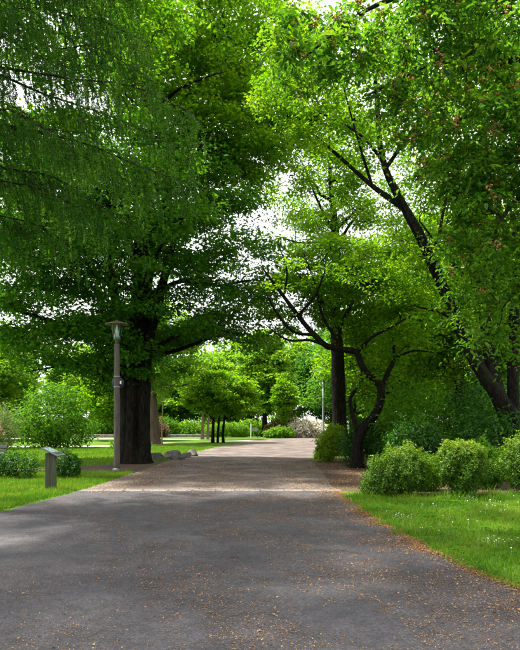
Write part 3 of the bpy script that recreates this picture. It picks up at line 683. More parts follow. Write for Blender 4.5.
# 3: overhanging cherry-like tree on the right with withered blossom bunches
def overhang():
    rg = np.random.default_rng(61)
    limbs = [lim((6.9, 10.6, 0, .30), (6.75, 10.6, 3, .25), (6.5, 10.5, 6, .2), (6.1, 10.3, 9, .13), (5.8, 10.2, 12, .04)),
             lim((6.6, 10.5, 4.6, .1), (5.6, 10.3, 5.4, .085), (4.7, 10.1, 5.6, .06), (3.9, 9.9, 5.0, .035), (3.5, 9.8, 4.2, .012)),
             lim((6.5, 10.5, 5.6, .11), (5.2, 10.3, 6.9, .09), (3.9, 10.0, 7.4, .06), (2.7, 9.8, 7.2, .04), (1.6, 9.6, 6.6, .012)),
             lim((6.3, 10.4, 7.2, .11), (5.0, 10.1, 8.2, .085), (3.4, 9.8, 8.4, .06), (1.8, 9.6, 8.0, .035), (.5, 9.5, 7.0, .012)),
             lim((6.6, 10.5, 4.2, .08), (5.8, 10.0, 4.8, .06), (4.9, 9.6, 4.7, .045), (4.2, 9.4, 3.9, .025), (3.9, 9.3, 3.1, .01)),
             lim((6.4, 10.4, 6.4, .1), (5.2, 10.9, 7.2, .07), (4.0, 11.3, 7.3, .05), (3.0, 11.4, 6.6, .02)),
             lim((6.1, 10.3, 8.8, .08), (4.8, 9.8, 9.2, .06), (3.2, 9.3, 8.9, .04), (1.9, 9.1, 8.4, .015)),
             lim((6.6, 10.5, 5, .08), (5.6, 11.2, 5.6, .06), (4.7, 11.5, 5.2, .04), (4.2, 11.5, 4.2, .015))]
    t, P = make_tree('overhanging_tree', 'overhanging tree with long drooping leafy twigs and reddish-brown withered blossom bunches', 'tree', limbs,
                     [(3.95, 10.1, 4.7, 1.05, 1.3, 2.1, 1.3), (3.5, 10.1, 6.9, 1.8, 1.5, 1.6, 1.1), (1.9, 9.7, 7.8, 1.5, 1.1, .8, .7), (3.4, 9.6, 8.6, 1.8, 1.2, .8), (.9, 9.5, 7.2, .8, .6, .6, 3.0), (5.6, 10.4, 6.8, 1.4, 1.6, 2.6, .8)],
                     680, 16, .098, .52, (M['bark_brown'], M['leaf_cherry']), 62, cr=.22, flat=1.0, tilt=.75, gap=-.35, wl=1.3, droop=.35, zmin=2.6, six=True, r0=.0035)
    # drooping shoots with leaves set alternately along them
    ns_ = 5; n = len(P); A0 = np.repeat(P[:, 4], ns_, 0) * .4 + np.repeat(P[:, 5], ns_, 0) * .6; m = n * ns_
    e = rg.normal(0, 1, (m, 3)); e[:, 2] = rg.normal(-.1, .4, m); e = unit(e); ls = rg.uniform(.25, .62, m)
    kk = np.linspace(0, 1, 6)
    Gs = A0[:, None] + e[:, None] * (ls[:, None] * kk)[..., None] + np.array([0, 0, -1.]) * (ls[:, None] * .55 * kk ** 2)[..., None]
    sb = MB(); tubes(sb, Gs[:, [0, 2, 5]], np.broadcast_to(np.linspace(.0035, .0015, 3), (m, 3)), 3); so_ = sb.build('shoots', M['bark_brown'], t); so_['kind'] = 'stuff'
    nl = 11; tt = (np.arange(nl) + .8) / nl * 4.99; k0 = tt.astype(int); fr = (tt - k0)[None, :, None]
    pos = (Gs[:, k0] * (1 - fr) + Gs[:, k0 + 1] * fr); tan = unit(Gs[:, k0 + 1] - Gs[:, k0])
    sd2 = unit(np.cross(tan, np.array([0, 0, 1.]))) * np.where(np.arange(nl) % 2, 1, -1)[None, :, None]
    dn = tan * .6 + sd2 * .9 + rg.normal(0, .3, pos.shape) + np.array([0, 0, -.45])
    nr = np.array([0, 0, 1.]) + rg.normal(0, .45, pos.shape) + sd2 * .3
    keep = rg.random(m * nl) < .93
    sz = (.098 * rg.uniform(.55, 1.25, m * nl) * (1 - .25 * np.tile(kk[-1] * (np.arange(nl) / nl) ** 2, m)))
    ti = np.clip(.5 + np.repeat(rg.normal(0, .17, m), nl) + rg.normal(0, .15, m * nl), 0, 1)
    lb = MB(); q3 = lambda a: a.reshape(-1, 3)[keep]
    leaf_mesh(lb, rg, q3(pos), q3(nr), q3(dn), sz[keep], sz[keep] * .5, ti[keep], six=True)
    c2 = lb.build('shoot_leaves', M['leaf_cherry'], t); c2['kind'] = 'stuff'
    # blossom bunches at twig ends
    tips = P[:, -1]; sel = tips[rg.random(len(tips)) < np.where((tips[:, 2] > 6) | (tips[:, 0] < 2.6), .6, .3)]
    bb = MB()
    oc = np.array([(1, 0, 0), (-1, 0, 0), (0, 1, 0), (0, -1, 0), (0, 0, 1), (0, 0, -1)], float)
    of = np.array([(0, 2, 4), (2, 1, 4), (1, 3, 4), (3, 0, 4), (2, 0, 5), (1, 2, 5), (3, 1, 5), (0, 3, 5)])
    for c in sel:
        ax_ = unit(rg.normal(size=3) + np.array([0, 0, .3]))
        for k in range(22):
            p = c + ax_ * rg.uniform(-.16, .16) + rg.normal(0, .032, 3)
            s = rg.uniform(.011, .022) * rg.uniform(.7, 1.4, 3)
            bb.add(oc * s + p, of, tint=np.full(6, np.clip(rg.normal(.5, .22), 0, 1)))
    b = bb.build('blossom_bunches', M['blossom'], t); b['kind'] = 'stuff'
overhang()

# ------------------------------------------------------------------ shrubs
def shrub(name, label, cat, x, y, lobes, leafm, seed, nleaf, L, ratio=.5, stems=5, shellp=.16, tilt=.5, group=None, barkm=None, lump=.16, up=.4, inner=.0, cutbase=.04, tips=0., shoots=140, shoot_len=None):
    shoot_len = shoot_len or .16 * max(l[5] for l in lobes) + L
    """lobes: (dx,dy,cz,rx,ry,rz): dense twiggy shells with leaves facing outwards"""
    rg = np.random.default_rng(seed)
    t = thing(name, label, cat, (x, y, 0), group)
    sb = MB(); SP = []; SR = []
    for l in lobes:
        for k in range(stems):
            a = rg.uniform(0, 6.28); q = rg.uniform(.0, .15) * l[3]
            b = np.array([x + l[0] * .8 + math.cos(a) * q, y + l[1] * .8 + math.sin(a) * q, -.02])
            e = np.array([x + l[0], y + l[1], l[2]]) + ball(rg, 1)[0] * np.array(l[3:6]) * .8
            e[2] = max(e[2], .25 * l[2])
            k_ = np.linspace(0, 1, 6)[:, None]
            q_ = b + (e - b) * k_; q_[1:-1] += rg.normal(0, .05 * l[3], (4, 3))
            SP.append(q_); SR.append(np.linspace(.022, .005, 6) * max(1, l[5]))
    tubes(sb, np.array(SP), np.array(SR), 5); st_ = sb.build('stems', barkm or M['bark_brown'], t); st_['kind'] = 'stuff'
    vol = np.array([l[3] * l[5] + l[3] * l[4] for l in lobes]); vol = vol / vol.sum()
    idx = rg.choice(len(lobes), nleaf, p=vol); E = np.array(lobes)[idx]
    dr = unit(rg.normal(size=(nleaf, 3)))
    rr = rg.random(nleaf) ** shellp
    wl = max(.35, float(np.mean(vol * 0 + np.array([l[3] for l in lobes]))) * .55)
    sup = dr * E[:, 3:6] + E[:, :3]
    bump = 1 + lump * snoise(sup + seed, wl, seed) + lump * .6 * snoise(sup, wl * .4, seed + 1)
    off = dr * E[:, 3:6] * (rr * bump)[:, None]
    pos = E[:, :3] + off + np.array([x, y, 0])
    # leaves buried deep inside another lobe are pointless: drop most of them
    keep = pos[:, 2] > cutbase
    for j, l in enumerate(lobes):
        dd = (pos - np.array([x + l[0], y + l[1], l[2]])) / np.array(l[3:6])
        keep &= ~((idx != j) & (np.linalg.norm(dd, axis=1) < .6) & (rg.random(nleaf) < .8))
    pos = pos[keep]; n = len(pos); dr = dr[keep]
    g = unit(dr / E[keep, 3:6])
    nr = g * .7 + np.array([0, 0, up]) + rg.normal(0, tilt, (n, 3))
    dn = dr + rg.normal(0, .6, (n, 3)) + np.array([0, 0, .3])
    sz = L * rg.uniform(.6, 1.3, n)
    if shoots:
        # stray shoots that break the outline
        j = rg.integers(0, n, shoots); a0 = pos[j]; dd = unit(dr[j] * .6 + np.array([0, 0, .8]) + rg.normal(0, .35, (shoots, 3)))
        sl2 = rg.uniform(.4, 1.0, shoots) * shoot_len; q = rg.random((shoots, 9))
        ps = (a0[:, None] + dd[:, None] * (q * sl2[:, None])[..., None]).reshape(-1, 3) + rg.normal(0, L * .12, (shoots * 9, 3))
        d9 = np.repeat(dd, 9, 0)
        pos = np.vstack([pos, ps]); nr = np.vstack([nr, rg.normal(0, .7, ps.shape) + np.array([0, 0, .6])]); dn = np.vstack([dn, d9 * .7 + rg.normal(0, .7, ps.shape)])
        sz = np.r_[sz, L * rg.uniform(.6, 1.1, len(ps))]; n = len(pos)
    lb = MB()
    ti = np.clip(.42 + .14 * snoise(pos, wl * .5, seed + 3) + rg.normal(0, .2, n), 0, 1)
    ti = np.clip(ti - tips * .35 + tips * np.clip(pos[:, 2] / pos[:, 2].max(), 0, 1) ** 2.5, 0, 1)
    leaf_mesh(lb, rg, pos, nr, dn, sz, sz * ratio * rg.uniform(.75, 1.2, n), ti)
    c = lb.build('foliage', leafm, t); c['kind'] = 'stuff'
    return t

# clipped shrubs along the right-hand lawn
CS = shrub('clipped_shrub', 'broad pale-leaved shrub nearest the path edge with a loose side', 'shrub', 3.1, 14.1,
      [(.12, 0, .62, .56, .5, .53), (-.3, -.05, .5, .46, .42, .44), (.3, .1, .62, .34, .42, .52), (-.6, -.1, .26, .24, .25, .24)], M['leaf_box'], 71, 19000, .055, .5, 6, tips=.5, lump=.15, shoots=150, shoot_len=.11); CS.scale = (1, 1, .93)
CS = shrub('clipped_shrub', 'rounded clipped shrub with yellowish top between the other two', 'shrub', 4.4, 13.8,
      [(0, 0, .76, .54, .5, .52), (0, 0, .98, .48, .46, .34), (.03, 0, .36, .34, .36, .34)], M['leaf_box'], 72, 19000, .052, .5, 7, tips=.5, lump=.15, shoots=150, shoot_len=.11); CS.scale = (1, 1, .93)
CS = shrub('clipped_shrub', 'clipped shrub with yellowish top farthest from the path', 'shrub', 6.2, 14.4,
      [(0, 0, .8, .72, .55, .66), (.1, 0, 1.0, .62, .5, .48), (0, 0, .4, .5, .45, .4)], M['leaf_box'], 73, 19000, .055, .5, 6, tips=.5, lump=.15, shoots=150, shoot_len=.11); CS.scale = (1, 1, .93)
shrub('leafy_shrub', 'fresh green shrub tucked in the gap behind two clipped shrubs', 'shrub', 5.45, 15.7,
      [(0, 0, .6, .5, .5, .55), (.3, .2, .5, .45, .4, .5)], M['leaf_mid'], 74, 7000, .07, .55, 6)
shrub('leafy_shrub', 'small yellow-green shrub filling the gap between two clipped shrubs near the path', 'shrub', 3.85, 15.1,
      [(0, 0, .42, .42, .35, .42), (.25, .1, .35, .3, .3, .35)], M['leaf_lime'], 75, 5000, .06, .5, 5)
# evergreen thicket under the leaning tree
G = 'evergreen shrubs in the wood edge'
for k, (x, y, s, h, sd_) in enumerate([(4.9, 19.6, 1.0, 1.7, 1), (6.4, 18.0, 1.1, 1.9, 2), (8.4, 17.6, 1.3, 2.2, 3), (5.6, 22.4, 1.5, 3.0, 4), (8.0, 22.3, 1.7, 3.4, 5), (10.6, 21.0, 1.9, 3.4, 6), (6.3, 26.0, 1.9, 3.6, 7), (9.6, 25.8, 2.1, 3.9, 8), (13.4, 25.5, 2.2, 4.0, 9)]):
    shrub('evergreen_shrub', 'lighter green shrub deep in the thicket under the leaning tree' if sd_ in (4, 7) else 'dark glossy evergreen shrub in the thicket under the leaning tree', 'shrub', x, y,
          [(0, 0, h * .55, s * .85, s * .8, h * .45), (-s * .45, -.1, h * .38, s * .55, s * .55, h * .36), (s * .4, .1, h * .45, s * .6, s * .55, h * .4), (.1, -s * .3, h * .3, s * .6, s * .5, h * .28)],
          M['leaf_mid'] if sd_ in (4, 7) else M['leaf_rhodo'], 80 + sd_, 6200, .138, .42, 5, group=G, shellp=.25, lump=.22)
shrub('leafy_shrub', 'bright lime shrub lit by the sun behind the gnarled trunk', 'shrub', 4.95, 25.4,
      [(0, 0, .95, .8, .6, .7), (.5, .1, .7, .6, .5, .6)], M['leaf_lime'], 91, 7000, .085, .55, 6)
shrub('leafy_shrub', 'yellow-green shrub spilling onto the sand path edge', 'shrub', 2.78, 26.3,
      [(0, 0, .6, .42, .45, .58), (-.1, -.1, .35, .34, .36, .36), (.3, .2, .9, .42, .45, .6)], M['leaf_gold'], 92, 9000, .085, .5, 7, lump=.22)
shrub('leafy_shrub', 'dark green sucker growth around the foot of the gnarled tree', 'shrub', 3.45, 23.4,
      [(-.05, 0, .55, .36, .4, .55), (.95, -.3, .6, .55, .5, .65), (.45, .5, 1.0, .7, .5, .7), (1.3, .2, .9, .6, .5, .8)], M['leaf_rhodo'], 93, 12000, .085, .5, 7, lump=.25)
# left side
shrub('low_hedge', 'low dark clipped hedge in front of the dark bench', 'hedge', -7.7, 18.3,
      [(-2.0, 0, .36, .6, .42, .42), (-1.3, .03, .38, .6, .42, .42), (-.6, 0, .36, .6, .42, .42), (.1, .02, .38, .6, .42, .42), (.75, 0, .36, .55, .42, .42)], M['leaf_rhodo'], 94, 11000, .064, .55, 4, lump=.12)
shrub('low_shrub', 'small reddish-green low shrub just beyond the information lectern', 'shrub', -5.72, 18.4,
      [(0, 0, .38, .45, .4, .42), (.22, -.05, .32, .28, .3, .36)], M['leaf_rhodo'], 95, 6000, .055, .55, 5, lump=.15)
shrub('round_shrub', 'large rounded leafy shrub on the lawn beside the pale gravel path', 'shrub', -13.0, 40.0,
      [(0, 0, 2.0, 2.1, 1.9, 1.8), (-.9, -.3, 1.3, 1.5, 1.3, 1.3), (1.1, -.2, 1.1, 1.4, 1.2, 1.05), (.2, .3, 3.1, 1.3, 1.2, .9)], M['leaf_mid'], 96, 11000, .17, .6, 5, lump=.2)
shrub('round_shrub', 'pale grey-green feathery shrub next to the pink flowering one', 'shrub', -15.6, 37.2,
      [(0, 0, 1.3, 1.4, 1.2, 1.25), (-.9, .2, 1.6, 1.0, 1.0, 1.0), (.5, -.3, .8, .9, .8, .8)], M['leaf_grey'], 97, 10000, .12, .35, 5, lump=.22)
shrub('flowering_shrub', 'pink blossoming shrub half cut off behind the dark bench', 'shrub', -14.6, 33.2,
      [(0, 0, 1.15, .85, .8, .8), (-.5, .1, .7, .7, .7, .6)], M['leaf_pink'], 98, 6000, .09, .7, 5, lump=.2)
shrub('low_shrub', 'small green shrub at the foot of the flared trunk side of the lawn', 'shrub', -7.9, 37.5,
      [(0, 0, .3, .9, .6, .35), (.7, .1, .25, .6, .5, .3)], M['leaf_mid'], 99, 4000, .1, .5, 4, lump=.2)

# ------------------------------------------------------------------ trees across the lawn and beyond
plain_tree('old_tree', 'old tree with a stout flared brown trunk standing alone on the lawn', -7.9, 47, 11, 4.4, 4.6, M['leaf_far'], M['bark_far'], 101, 340, 52, .25, tr=.46, gap=-.1)
yt = [lim((-3.75, 50, 0, .13), (-3.7, 50, 1.2, .11), (-3.6, 50, 3.5, .08), (-3.4, 50, 5.8, .02)),
      lim((-3.35, 50.1, 0, .10), (-3.3, 50.1, 1.2, .09), (-3.0, 50.1, 3.2, .06), (-2.4, 50.2, 5.2, .02)),
      lim((-2.9, 49.9, 0, .11), (-2.9, 49.9, 1.2, .1), (-2.5, 49.8, 3, .06), (-1.6, 49.6, 4.6, .02)),
      lim((-3.65, 50, 1.8, .06), (-4.6, 49.8, 2.8, .04), (-5.6, 49.7, 3.4, .02)), lim((-2.7, 49.9, 1.9, .05), (-1.4, 49.6, 2.5, .03), (-.8, 49.5, 2.8, .02))]
make_tree('young_tree', 'young spreading tree on three slim dark stems at the lawn edge', 'tree', yt,
          [(-3.2, 50, 3.9, 2.9, 2.6, 1.9), (-1.6, 49.8, 3.0, 1.7, 1.7, 1.4), (-4.8, 49.9, 3.3, 1.6, 1.6, 1.1)], 330, 60, .22, .62, (M['bark_dark'], M['leaf_lime']), 102, cr=.6, flat=.35, gap=-.6, wl=1.8, zmin=1.5, sides=8, flare=.3)
sp = [lim((-7.15, 46, 0, .05), (-7.12, 46, 1.5, .045), (-7.05, 46, 3.5, .03), (-7.0, 46, 5.6, .01)), lim((-7.1, 46, 2.8, .02), (-6.5, 46, 3.6, .01)), lim((-7.08, 46, 3.2, .02), (-7.7, 45.9, 4.1, .01))]
make_tree('sapling', 'thin pale-stemmed sapling between the stout trunk and the boulders', 'tree', sp, [(-7, 46, 4.5, 1.0, 1.0, 1.3)], 60, 44, .12, .6, (M['bark_pale'], M['leaf_far']), 103, cr=.4, zmin=3, sides=7, flare=.2)
pp = [lim((-5.5, 60, 0, .14), (-5.45, 60, 1.6, .12), (-5.3, 60, 4.5, .08), (-5, 60, 7, .02)), lim((-4.95, 60, 0, .12), (-4.9, 60, 1.6, .1), (-4.5, 60, 4, .07), (-4, 60, 6.4, .02))]
make_tree('pale_trunk_tree', 'tree with two pale pinkish trunks by the far lawn edge', 'tree', pp, [(-5, 60, 5.6, 3.1, 2.8, 2.6)], 260, 60, .25, .65, (M['bark_pale'], M['leaf_far']), 104, cr=.7, flat=.4, zmin=2.6, sides=8, flare=.2)
plain_tree('straight_tree', 'tall pale green tree with a straight black trunk at the path bend', .5, 70, 12.0, 3.2, 2.6, M['leaf_far'], M['bark_dark'], 105, 300, 52, .38, tr=.3)
plain_tree('slender_tree', 'narrow upright yellow-green tree near the white blossoming bush', 2.55, 66, 6.8, 1.35, 1.7, M['leaf_lime'], M['bark_far'], 106, 170, 56, .22, tr=.09, cr=.5)
plain_tree('broadleaf_tree', 'glowing yellow-green tree behind the large rounded shrub', -12.5, 56, 8.2, 4.2, 1.2, M['leaf_lime'], M['bark_far'], 107, 340, 54, .31, tr=.25)
# shrubs at the far end
shrub('flowering_shrub', 'white blossoming bush at the far bend of the path', 'shrub', 4.6, 66.5,
      [(0, 0, 1.0, 1.5, 1.1, .95), (1.2, .2, .9, 1.1, 1, .75), (-.6, -.2, .7, .9, .8, .7)], M['leaf_white'], 111, 5200, .2, .7, 4, lump=.2)
shrub('red_shrub', 'russet-leaved shrub between the dark trunk and white blossoms', 'shrub', 2.3, 69,
      [(0, 0, 1.1, 1.2, 1, 1.0), (.9, .2, 1.3, 1.0, 1, 1.1), (-.8, 0, .8, .9, .8, .7)], M['leaf_red'], 112, 4500, .2, .6, 4, lump=.2)
shrub('leafy_shrub', 'low light green shrub below the narrow upright tree', 'shrub', 2.0, 64.5,
      [(0, 0, .55, .9, .7, .55), (.8, .1, .5, .7, .6, .5), (-.9, .2, .4, .7, .6, .4)], M['leaf_far'], 113, 3600, .17, .6, 4, lump=.2)
shrub('clipped_hedge', 'long rounded light green hedge behind the young spreading tree', 'hedge', -3.1, 68,
      [(-1.8, 0, .7, 1.2, .9, .75), (-.6, 0, .8, 1.2, .9, .8), (.6, 0, .75, 1.1, .9, .75), (1.3, 0, .6, .8, .8, .62)], M['leaf_far'], 114, 7000, .15, .6, 3, lump=.08)
shrub('red_shrub', 'reddish-brown bush far across the lawn left of the big trunk', 'shrub', -11.6, 67.5, [(0, 0, .9, 1.1, 1.0, .9), (1, .2, .7, .8, .8, .7)], M['leaf_red'], 115, 4200, .2, .6, 4, lump=.2)
G = 'bushes under the far belt'
rg = np.random.default_rng(17)
bush = []
for k in range(15):
    x = -33 + k * 2.45 + rg.normal(0, .4); h = rg.uniform(1.5, 2.5); y = 74.5 + rg.normal(0, 1.2)
    if k < 3:
        bush.append((shrub('belt_bush', 'light green bush at the foot of the far tree belt', 'shrub', x, y, [(0, 0, h * .5, 1.6, 1.1, h * .52), (.8, .2, h * .4, 1.1, .9, h * .42), (-.8, -.1, h * .36, 1.1, .9, h * .4)],
                           M['leaf_far'] if k else M['leaf_mid'], 400 + k, 2600, .24, .6, 3, group=G, lump=.22, shoots=40), h))
    else:
        copy_thing(bush[k % 3][0], x, y, rg.normal(0, .4) + (3.14 if k % 2 else 0), (rg.uniform(.9, 1.15), 1, h / bush[k % 3][1]))

# belt of trees that closes the view
G = 'trees of the far belt'
belt = [(-38, 78, 11, 5, 0), (-30, 74, 10, 4.6, 1), (-23, 80, 11.5, 5, 0), (-16.5, 76, 9.5, 4.4, 1), (-11, 82, 10, 4.8, 1), (-5.5, 79, 11.5, 4.4, 0), (-1.6, 84, 13.6, 4.8, 1), (4.2, 80, 13.4, 4.4, 0), (8.6, 76, 13.8, 4.6, 2), (13.5, 78, 12, 5, 1), (11.5, 56, 9.5, 4, 0), (19.5, 72, 13, 5.2, 2), (16.5, 44, 12, 4.6, 1), (26, 62, 13, 5.5, 0), (-47, 70, 12, 5.5, 1), (-24, 56, 10.5, 4.6, 0), (21, 36, 13, 5, 0)]
lab = ['light green tree in the sunlit belt beyond the lawn', 'yellow-green tree in the sunlit belt beyond the lawn', 'darker blue-green tree in the belt beyond the lawn']
protos = {0: [], 1: [], 2: []}
rgb_ = np.random.default_rng(91)
for k, (x, y, h, r_, kd) in enumerate(belt):
    if len(protos[kd]) < (2, 2, 1)[kd]:
        t, _ = plain_tree('belt_tree', lab[kd], x, y, h, r_, .3, (M['leaf_far'], M['leaf_lime'], M['leaf_fardark'])[kd], M['bark_far'], 200 + k, 330, 56, .40, tr=.22, group=G, cr=1.0, gap=-.9, sides=7)
        protos[kd].append((t, h, r_))
    else:
        t, h0, r0_ = protos[kd][k % len(protos[kd])]
        copy_thing(t, x, y, rgb_.uniform(0, 6.28), (r_ / r0_ * rgb_.uniform(.92, 1.1), r_ / r0_ * rgb_.uniform(.92, 1.1), h / h0))

# ------------------------------------------------------------------ furniture
def lathe(mb, prof, cx, cy, seg=24, capb=True, capt=True):
    a = np.arange(seg) / seg * 2 * np.pi; K = len(prof)
    V = np.concatenate([np.stack([cx + r * np.cos(a), cy + r * np.sin(a), np.full(seg, z)], 1) for r, z in prof])
    k, s = np.meshgrid(np.arange(K - 1), np.arange(seg), indexing='ij'); s2 = (s + 1) % seg
    f = [np.stack([k * seg + s, k * seg + s2, (k + 1) * seg + s2, (k + 1) * seg + s], -1).reshape(-1, 4)]
    if capb: f.append(np.arange(seg)[::-1][None])
    if capt: f.append(((K - 1) * seg + np.arange(seg))[None])
    mb.add(V, *f)

def box_obj(name, mat, parent, cen, size, rot=(0, 0, 0), bev=.006):
    bm = bmesh.new(); bmesh.ops.create_cube(bm, size=1)
    for v in bm.verts: v.co = Vector((v.co.x * size[0], v.co.y * size[1], v.co.z * size[2]))
    if bev: bmesh.ops.bevel(bm, geom=list(bm.edges), offset=bev, segments=2, affect='EDGES', profile=.5)
    me = bpy.data.meshes.new(name); bm.to_mesh(me); bm.free(); me.materials.append(mat)
    o = bpy.data.objects.new(name, me); COL.objects.link(o)
    if parent: o.parent = parent
    o.location = cen; o.rotation_euler = rot
    return o

def lamp_post(x, y):
    t = thing('lamp_post', 'park lamp post with brown timber pole and wide-capped glass lantern', 'lamp post', (x, y, 0))
    p = MB(); lathe(p, [(.105, -.02), (.102, .25), (.097, 1.5), (.092, 3), (.084, 4.18)], x, y, 18); pole = p.build('pole', M['post_wood'], t)
    p = MB(); lathe(p, [(.135, -.02), (.135, .12), (.128, .14), (.116, .15)], x, y, 18); p.build('base_collar', M['lamp_metal'], t)
    p = MB(); lathe(p, [(.06, 4.17), (.06, 4.3), (.10, 4.32), (.115, 4.34), (.115, 4.37), (.1, 4.375)], x, y, 18); p.build('lantern_collar', M['lamp_metal'], t)
    L = MB(); lathe(L, [(.105, 4.38), (.175, 4.78)], x, y, 20, False, False); ln = L.build('lantern_glass', M['glass'], t)
    for k in range(6):
        a = k * math.pi / 3 + .3; P = np.array([[(x + math.cos(a) * .108, y + math.sin(a) * .108, 4.37), (x + math.cos(a) * .144, y + math.sin(a) * .144, 4.58), (x + math.cos(a) * .18, y + math.sin(a) * .18, 4.79)]])
        s = MB(); tubes(s, P, np.full((1, 3), .009), 6, True); s.build('lantern_strut', M['lamp_metal'], ln)
    s = MB(); lathe(s, [(.10, 4.385), (.092, 4.42), (.05, 4.6), (.03, 4.72), (.028, 4.79)], x, y, 18); s.build('lamp_diffuser', M['white'], ln)
    c = MB(); lathe(c, [(.19, 4.785), (.375, 4.80), (.38, 4.815), (.34, 4.835), (.2, 4.875), (.1, 4.90), (.05, 4.93), (.02, 4.94)], x, y, 28); c.build('lantern_cap', M['lamp_cap'], t)
    for z in (2.76, 3.1):
        b = MB(); lathe(b, [(.1005, z), (.106, z + .003), (.106, z + .037), (.1005, z + .04)], x, y, 18, False, False); b.build('fixing_band', M['grey_metal'], t)
    # dark round plate on the far side of the pole, with a small white sticker on a box
    d = MB(); lathe(d, [(.02, -.02), (.195, -.02), (.2, -.012), (.2, .012), (.195, .02), (.02, .02)], 0, 0, 28)
    disc = d.build('round_plate', M['dark_metal'], t); disc.location = (0, .13, 2.92); disc.rotation_euler = (R(90), 0, 0)
    bx = box_obj('control_box', M['dark_metal'], t, (.125, .03, 2.93), (.07, .1, .2))
    box_obj('sticker', M['white'], bx, (0, -.053, .0), (.048, .004, .1), bev=0)
lamp_post(-4.63, 20.45)

t = thing('lamp_pole', 'slim plain grey metal pole behind the yellow-green shrub', 'pole', (4.35, 43.5, 0))
p = MB(); lathe(p, [(.1, -.02), (.1, .5), (.085, .52), (.075, 2.5), (.065, 4.6)], 4.35, 43.5, 14); p.build('pole', M['grey_metal'], t)
p = MB(); lathe(p, [(.068, 4.58), (.16, 4.62), (.17, 4.68), (.08, 4.78), (.02, 4.8)], 4.35, 43.5, 16); p.build('cap', M['grey_metal'], t)

# information lectern
def lectern(x, y):
    t = thing('information_lectern', 'slanted information board on a double timber post by the path', 'information board', (x, y, 0))
    box_obj('post', M['info_wood'], t, (-.062, 0, .44), (.115, .14, .92))
    box_obj('post', M['info_wood'], t, (.062, 0, .425), (.115, .14, .89))
    b = box_obj('board', M['lamp_metal'], t, (.06, 0, .93), (.46, .44, .03), (0, R(24), R(-8)), bev=.004)
    m, n, o = new_mat('printed_panel')
    tcn = N(n, 'ShaderNodeTexCoord'); vn = N(n, 'ShaderNodeTexNoise', Scale=5, Detail=4)
    n.links.new(tcn.outputs['Generated'], vn.inputs['Vector'])
    r = ramp(n, vn.outputs['Fac'], [(.35, (.05, .13, .12)), (.5, (.12, .2, .18)), (.68, (.3, .36, .34))])
    pr = N(n, 'ShaderNodeBsdfPrincipled', Roughness=.25); n.links.new(r.outputs[0], pr.inputs['Base Color']); n.links.new(pr.outputs[0], o.inputs['Surface'])
    box_obj('printed_picture', m, b, (-.08, 0, .017), (.24, .36, .004), bev=0)
    for k in range(6):
        box_obj('text_line', M['dark_metal'], b, (.07 + k * .022, .0 - (.03 if k == 5 else 0), .017), (.006, .36 - (.1 if k == 5 else 0), .003), bev=0)
lectern(-5.06, 15.3)

# bench behind the hedge
def bench(x, y, rz):
    t = thing('park_bench', 'dark slatted bench behind the low clipped hedge', 'bench', (x, y, 0)); t.rotation_euler = (0, 0, rz)
    for k in range(4): box_obj('seat_slat', M['bench_wood'], t, (0, -.21 + k * .12, .45), (1.6, .1, .035))
    for k in range(3): box_obj('back_slat', M['bench_wood'], t, (0, .27 + k * .035, .6 + k * .13), (1.6, .03, .1), (R(-15), 0, 0))
    for s in (-.62, .62):
        for yy in (-.2, .2): box_obj('leg', M['dark_metal'], t, (s, yy, .215), (.05, .05, .43))
        box_obj('seat_bearer', M['dark_metal'], t, (s, 0, .415), (.05, .46, .03))
        box_obj('back_support', M['dark_metal'], t, (s, .315, .65), (.05, .03, .48), (R(-15), 0, 0))
        box_obj('armrest', M['white'], t, (s * 1.22, 0, .66), (.05, .46, .03)); box_obj('arm_post', M['dark_metal'], t, (s * 1.22, -.16, .55), (.04, .04, .21))
bench(-8.95, 20.3, R(-28))

# boulders beside the big tree
def rock(name, label, x, y, sx, sy, sz, seed, mat, cuts=7, group=None, blocky=0.):
    rg = np.random.default_rng(seed)
    bm = bmesh.new(); bmesh.ops.create_icosphere(bm, subdivisions=4, radius=1)
    V = np.array([v.co[:] for v in bm.verts])
    if blocky: V = np.sign(V) * np.abs(V) ** (1 - blocky); V = V / np.max(np.abs(V))
    for k in range(cuts):
        d = unit(rg.normal(size=3)); d[2] = abs(d[2]); h = rg.uniform(.55, .8)
        e = np.maximum(V @ d - h, 0); V = V - e[:, None] * d * .93
    V = V * (1 + .035 * snoise(V, .5, seed) + .02 * snoise(V, .2, seed + 1))[:, None]
    V = V * np.array([sx, sy, sz]); V[:, 2] += sz * .62
    for v, c in zip(bm.verts, V): v.co = c
    me = bpy.data.meshes.new(name); bm.to_mesh(me); bm.free(); me.materials.append(mat)
    me.polygons.foreach_set('use_smooth', np.ones(len(me.polygons), bool))
    try: me.set_sharp_from_angle(angle=R(28))
    except Exception: pass
    o = bpy.data.objects.new(name, me); COL.objects.link(o); o.location = (x, y, 0); o.rotation_euler = (0, 0, rg.uniform(-.5, .5))
    return tag(o, label, 'boulder', group)
G = 'boulders lined up along the path'
rock('boulder', 'dark squared stone block at the tree end of the row of boulders', -4.38, 27.3, .30, .26, .20, 1, M['stone_dark'], 3, G, .55)
rock('boulder', 'largest pale flat-topped boulder in the row beside the path', -3.84, 28.2, .44, .36, .28, 2, M['stone'], 9, G)
rock('boulder', 'small dark stone wedged against the largest pale boulder', -3.42, 27.75, .16, .16, .13, 3, M['stone_dark'], 6, G)
rock('boulder', 'rounded grey boulder in the middle of the row', -3.46, 29.4, .28, .26, .18, 4, M['stone'], 8, G)
rock('boulder', 'grey boulder at the far end of the row from the big tree', -3.3, 30.8, .34, .28, .24, 5, M['stone'], 8, G)

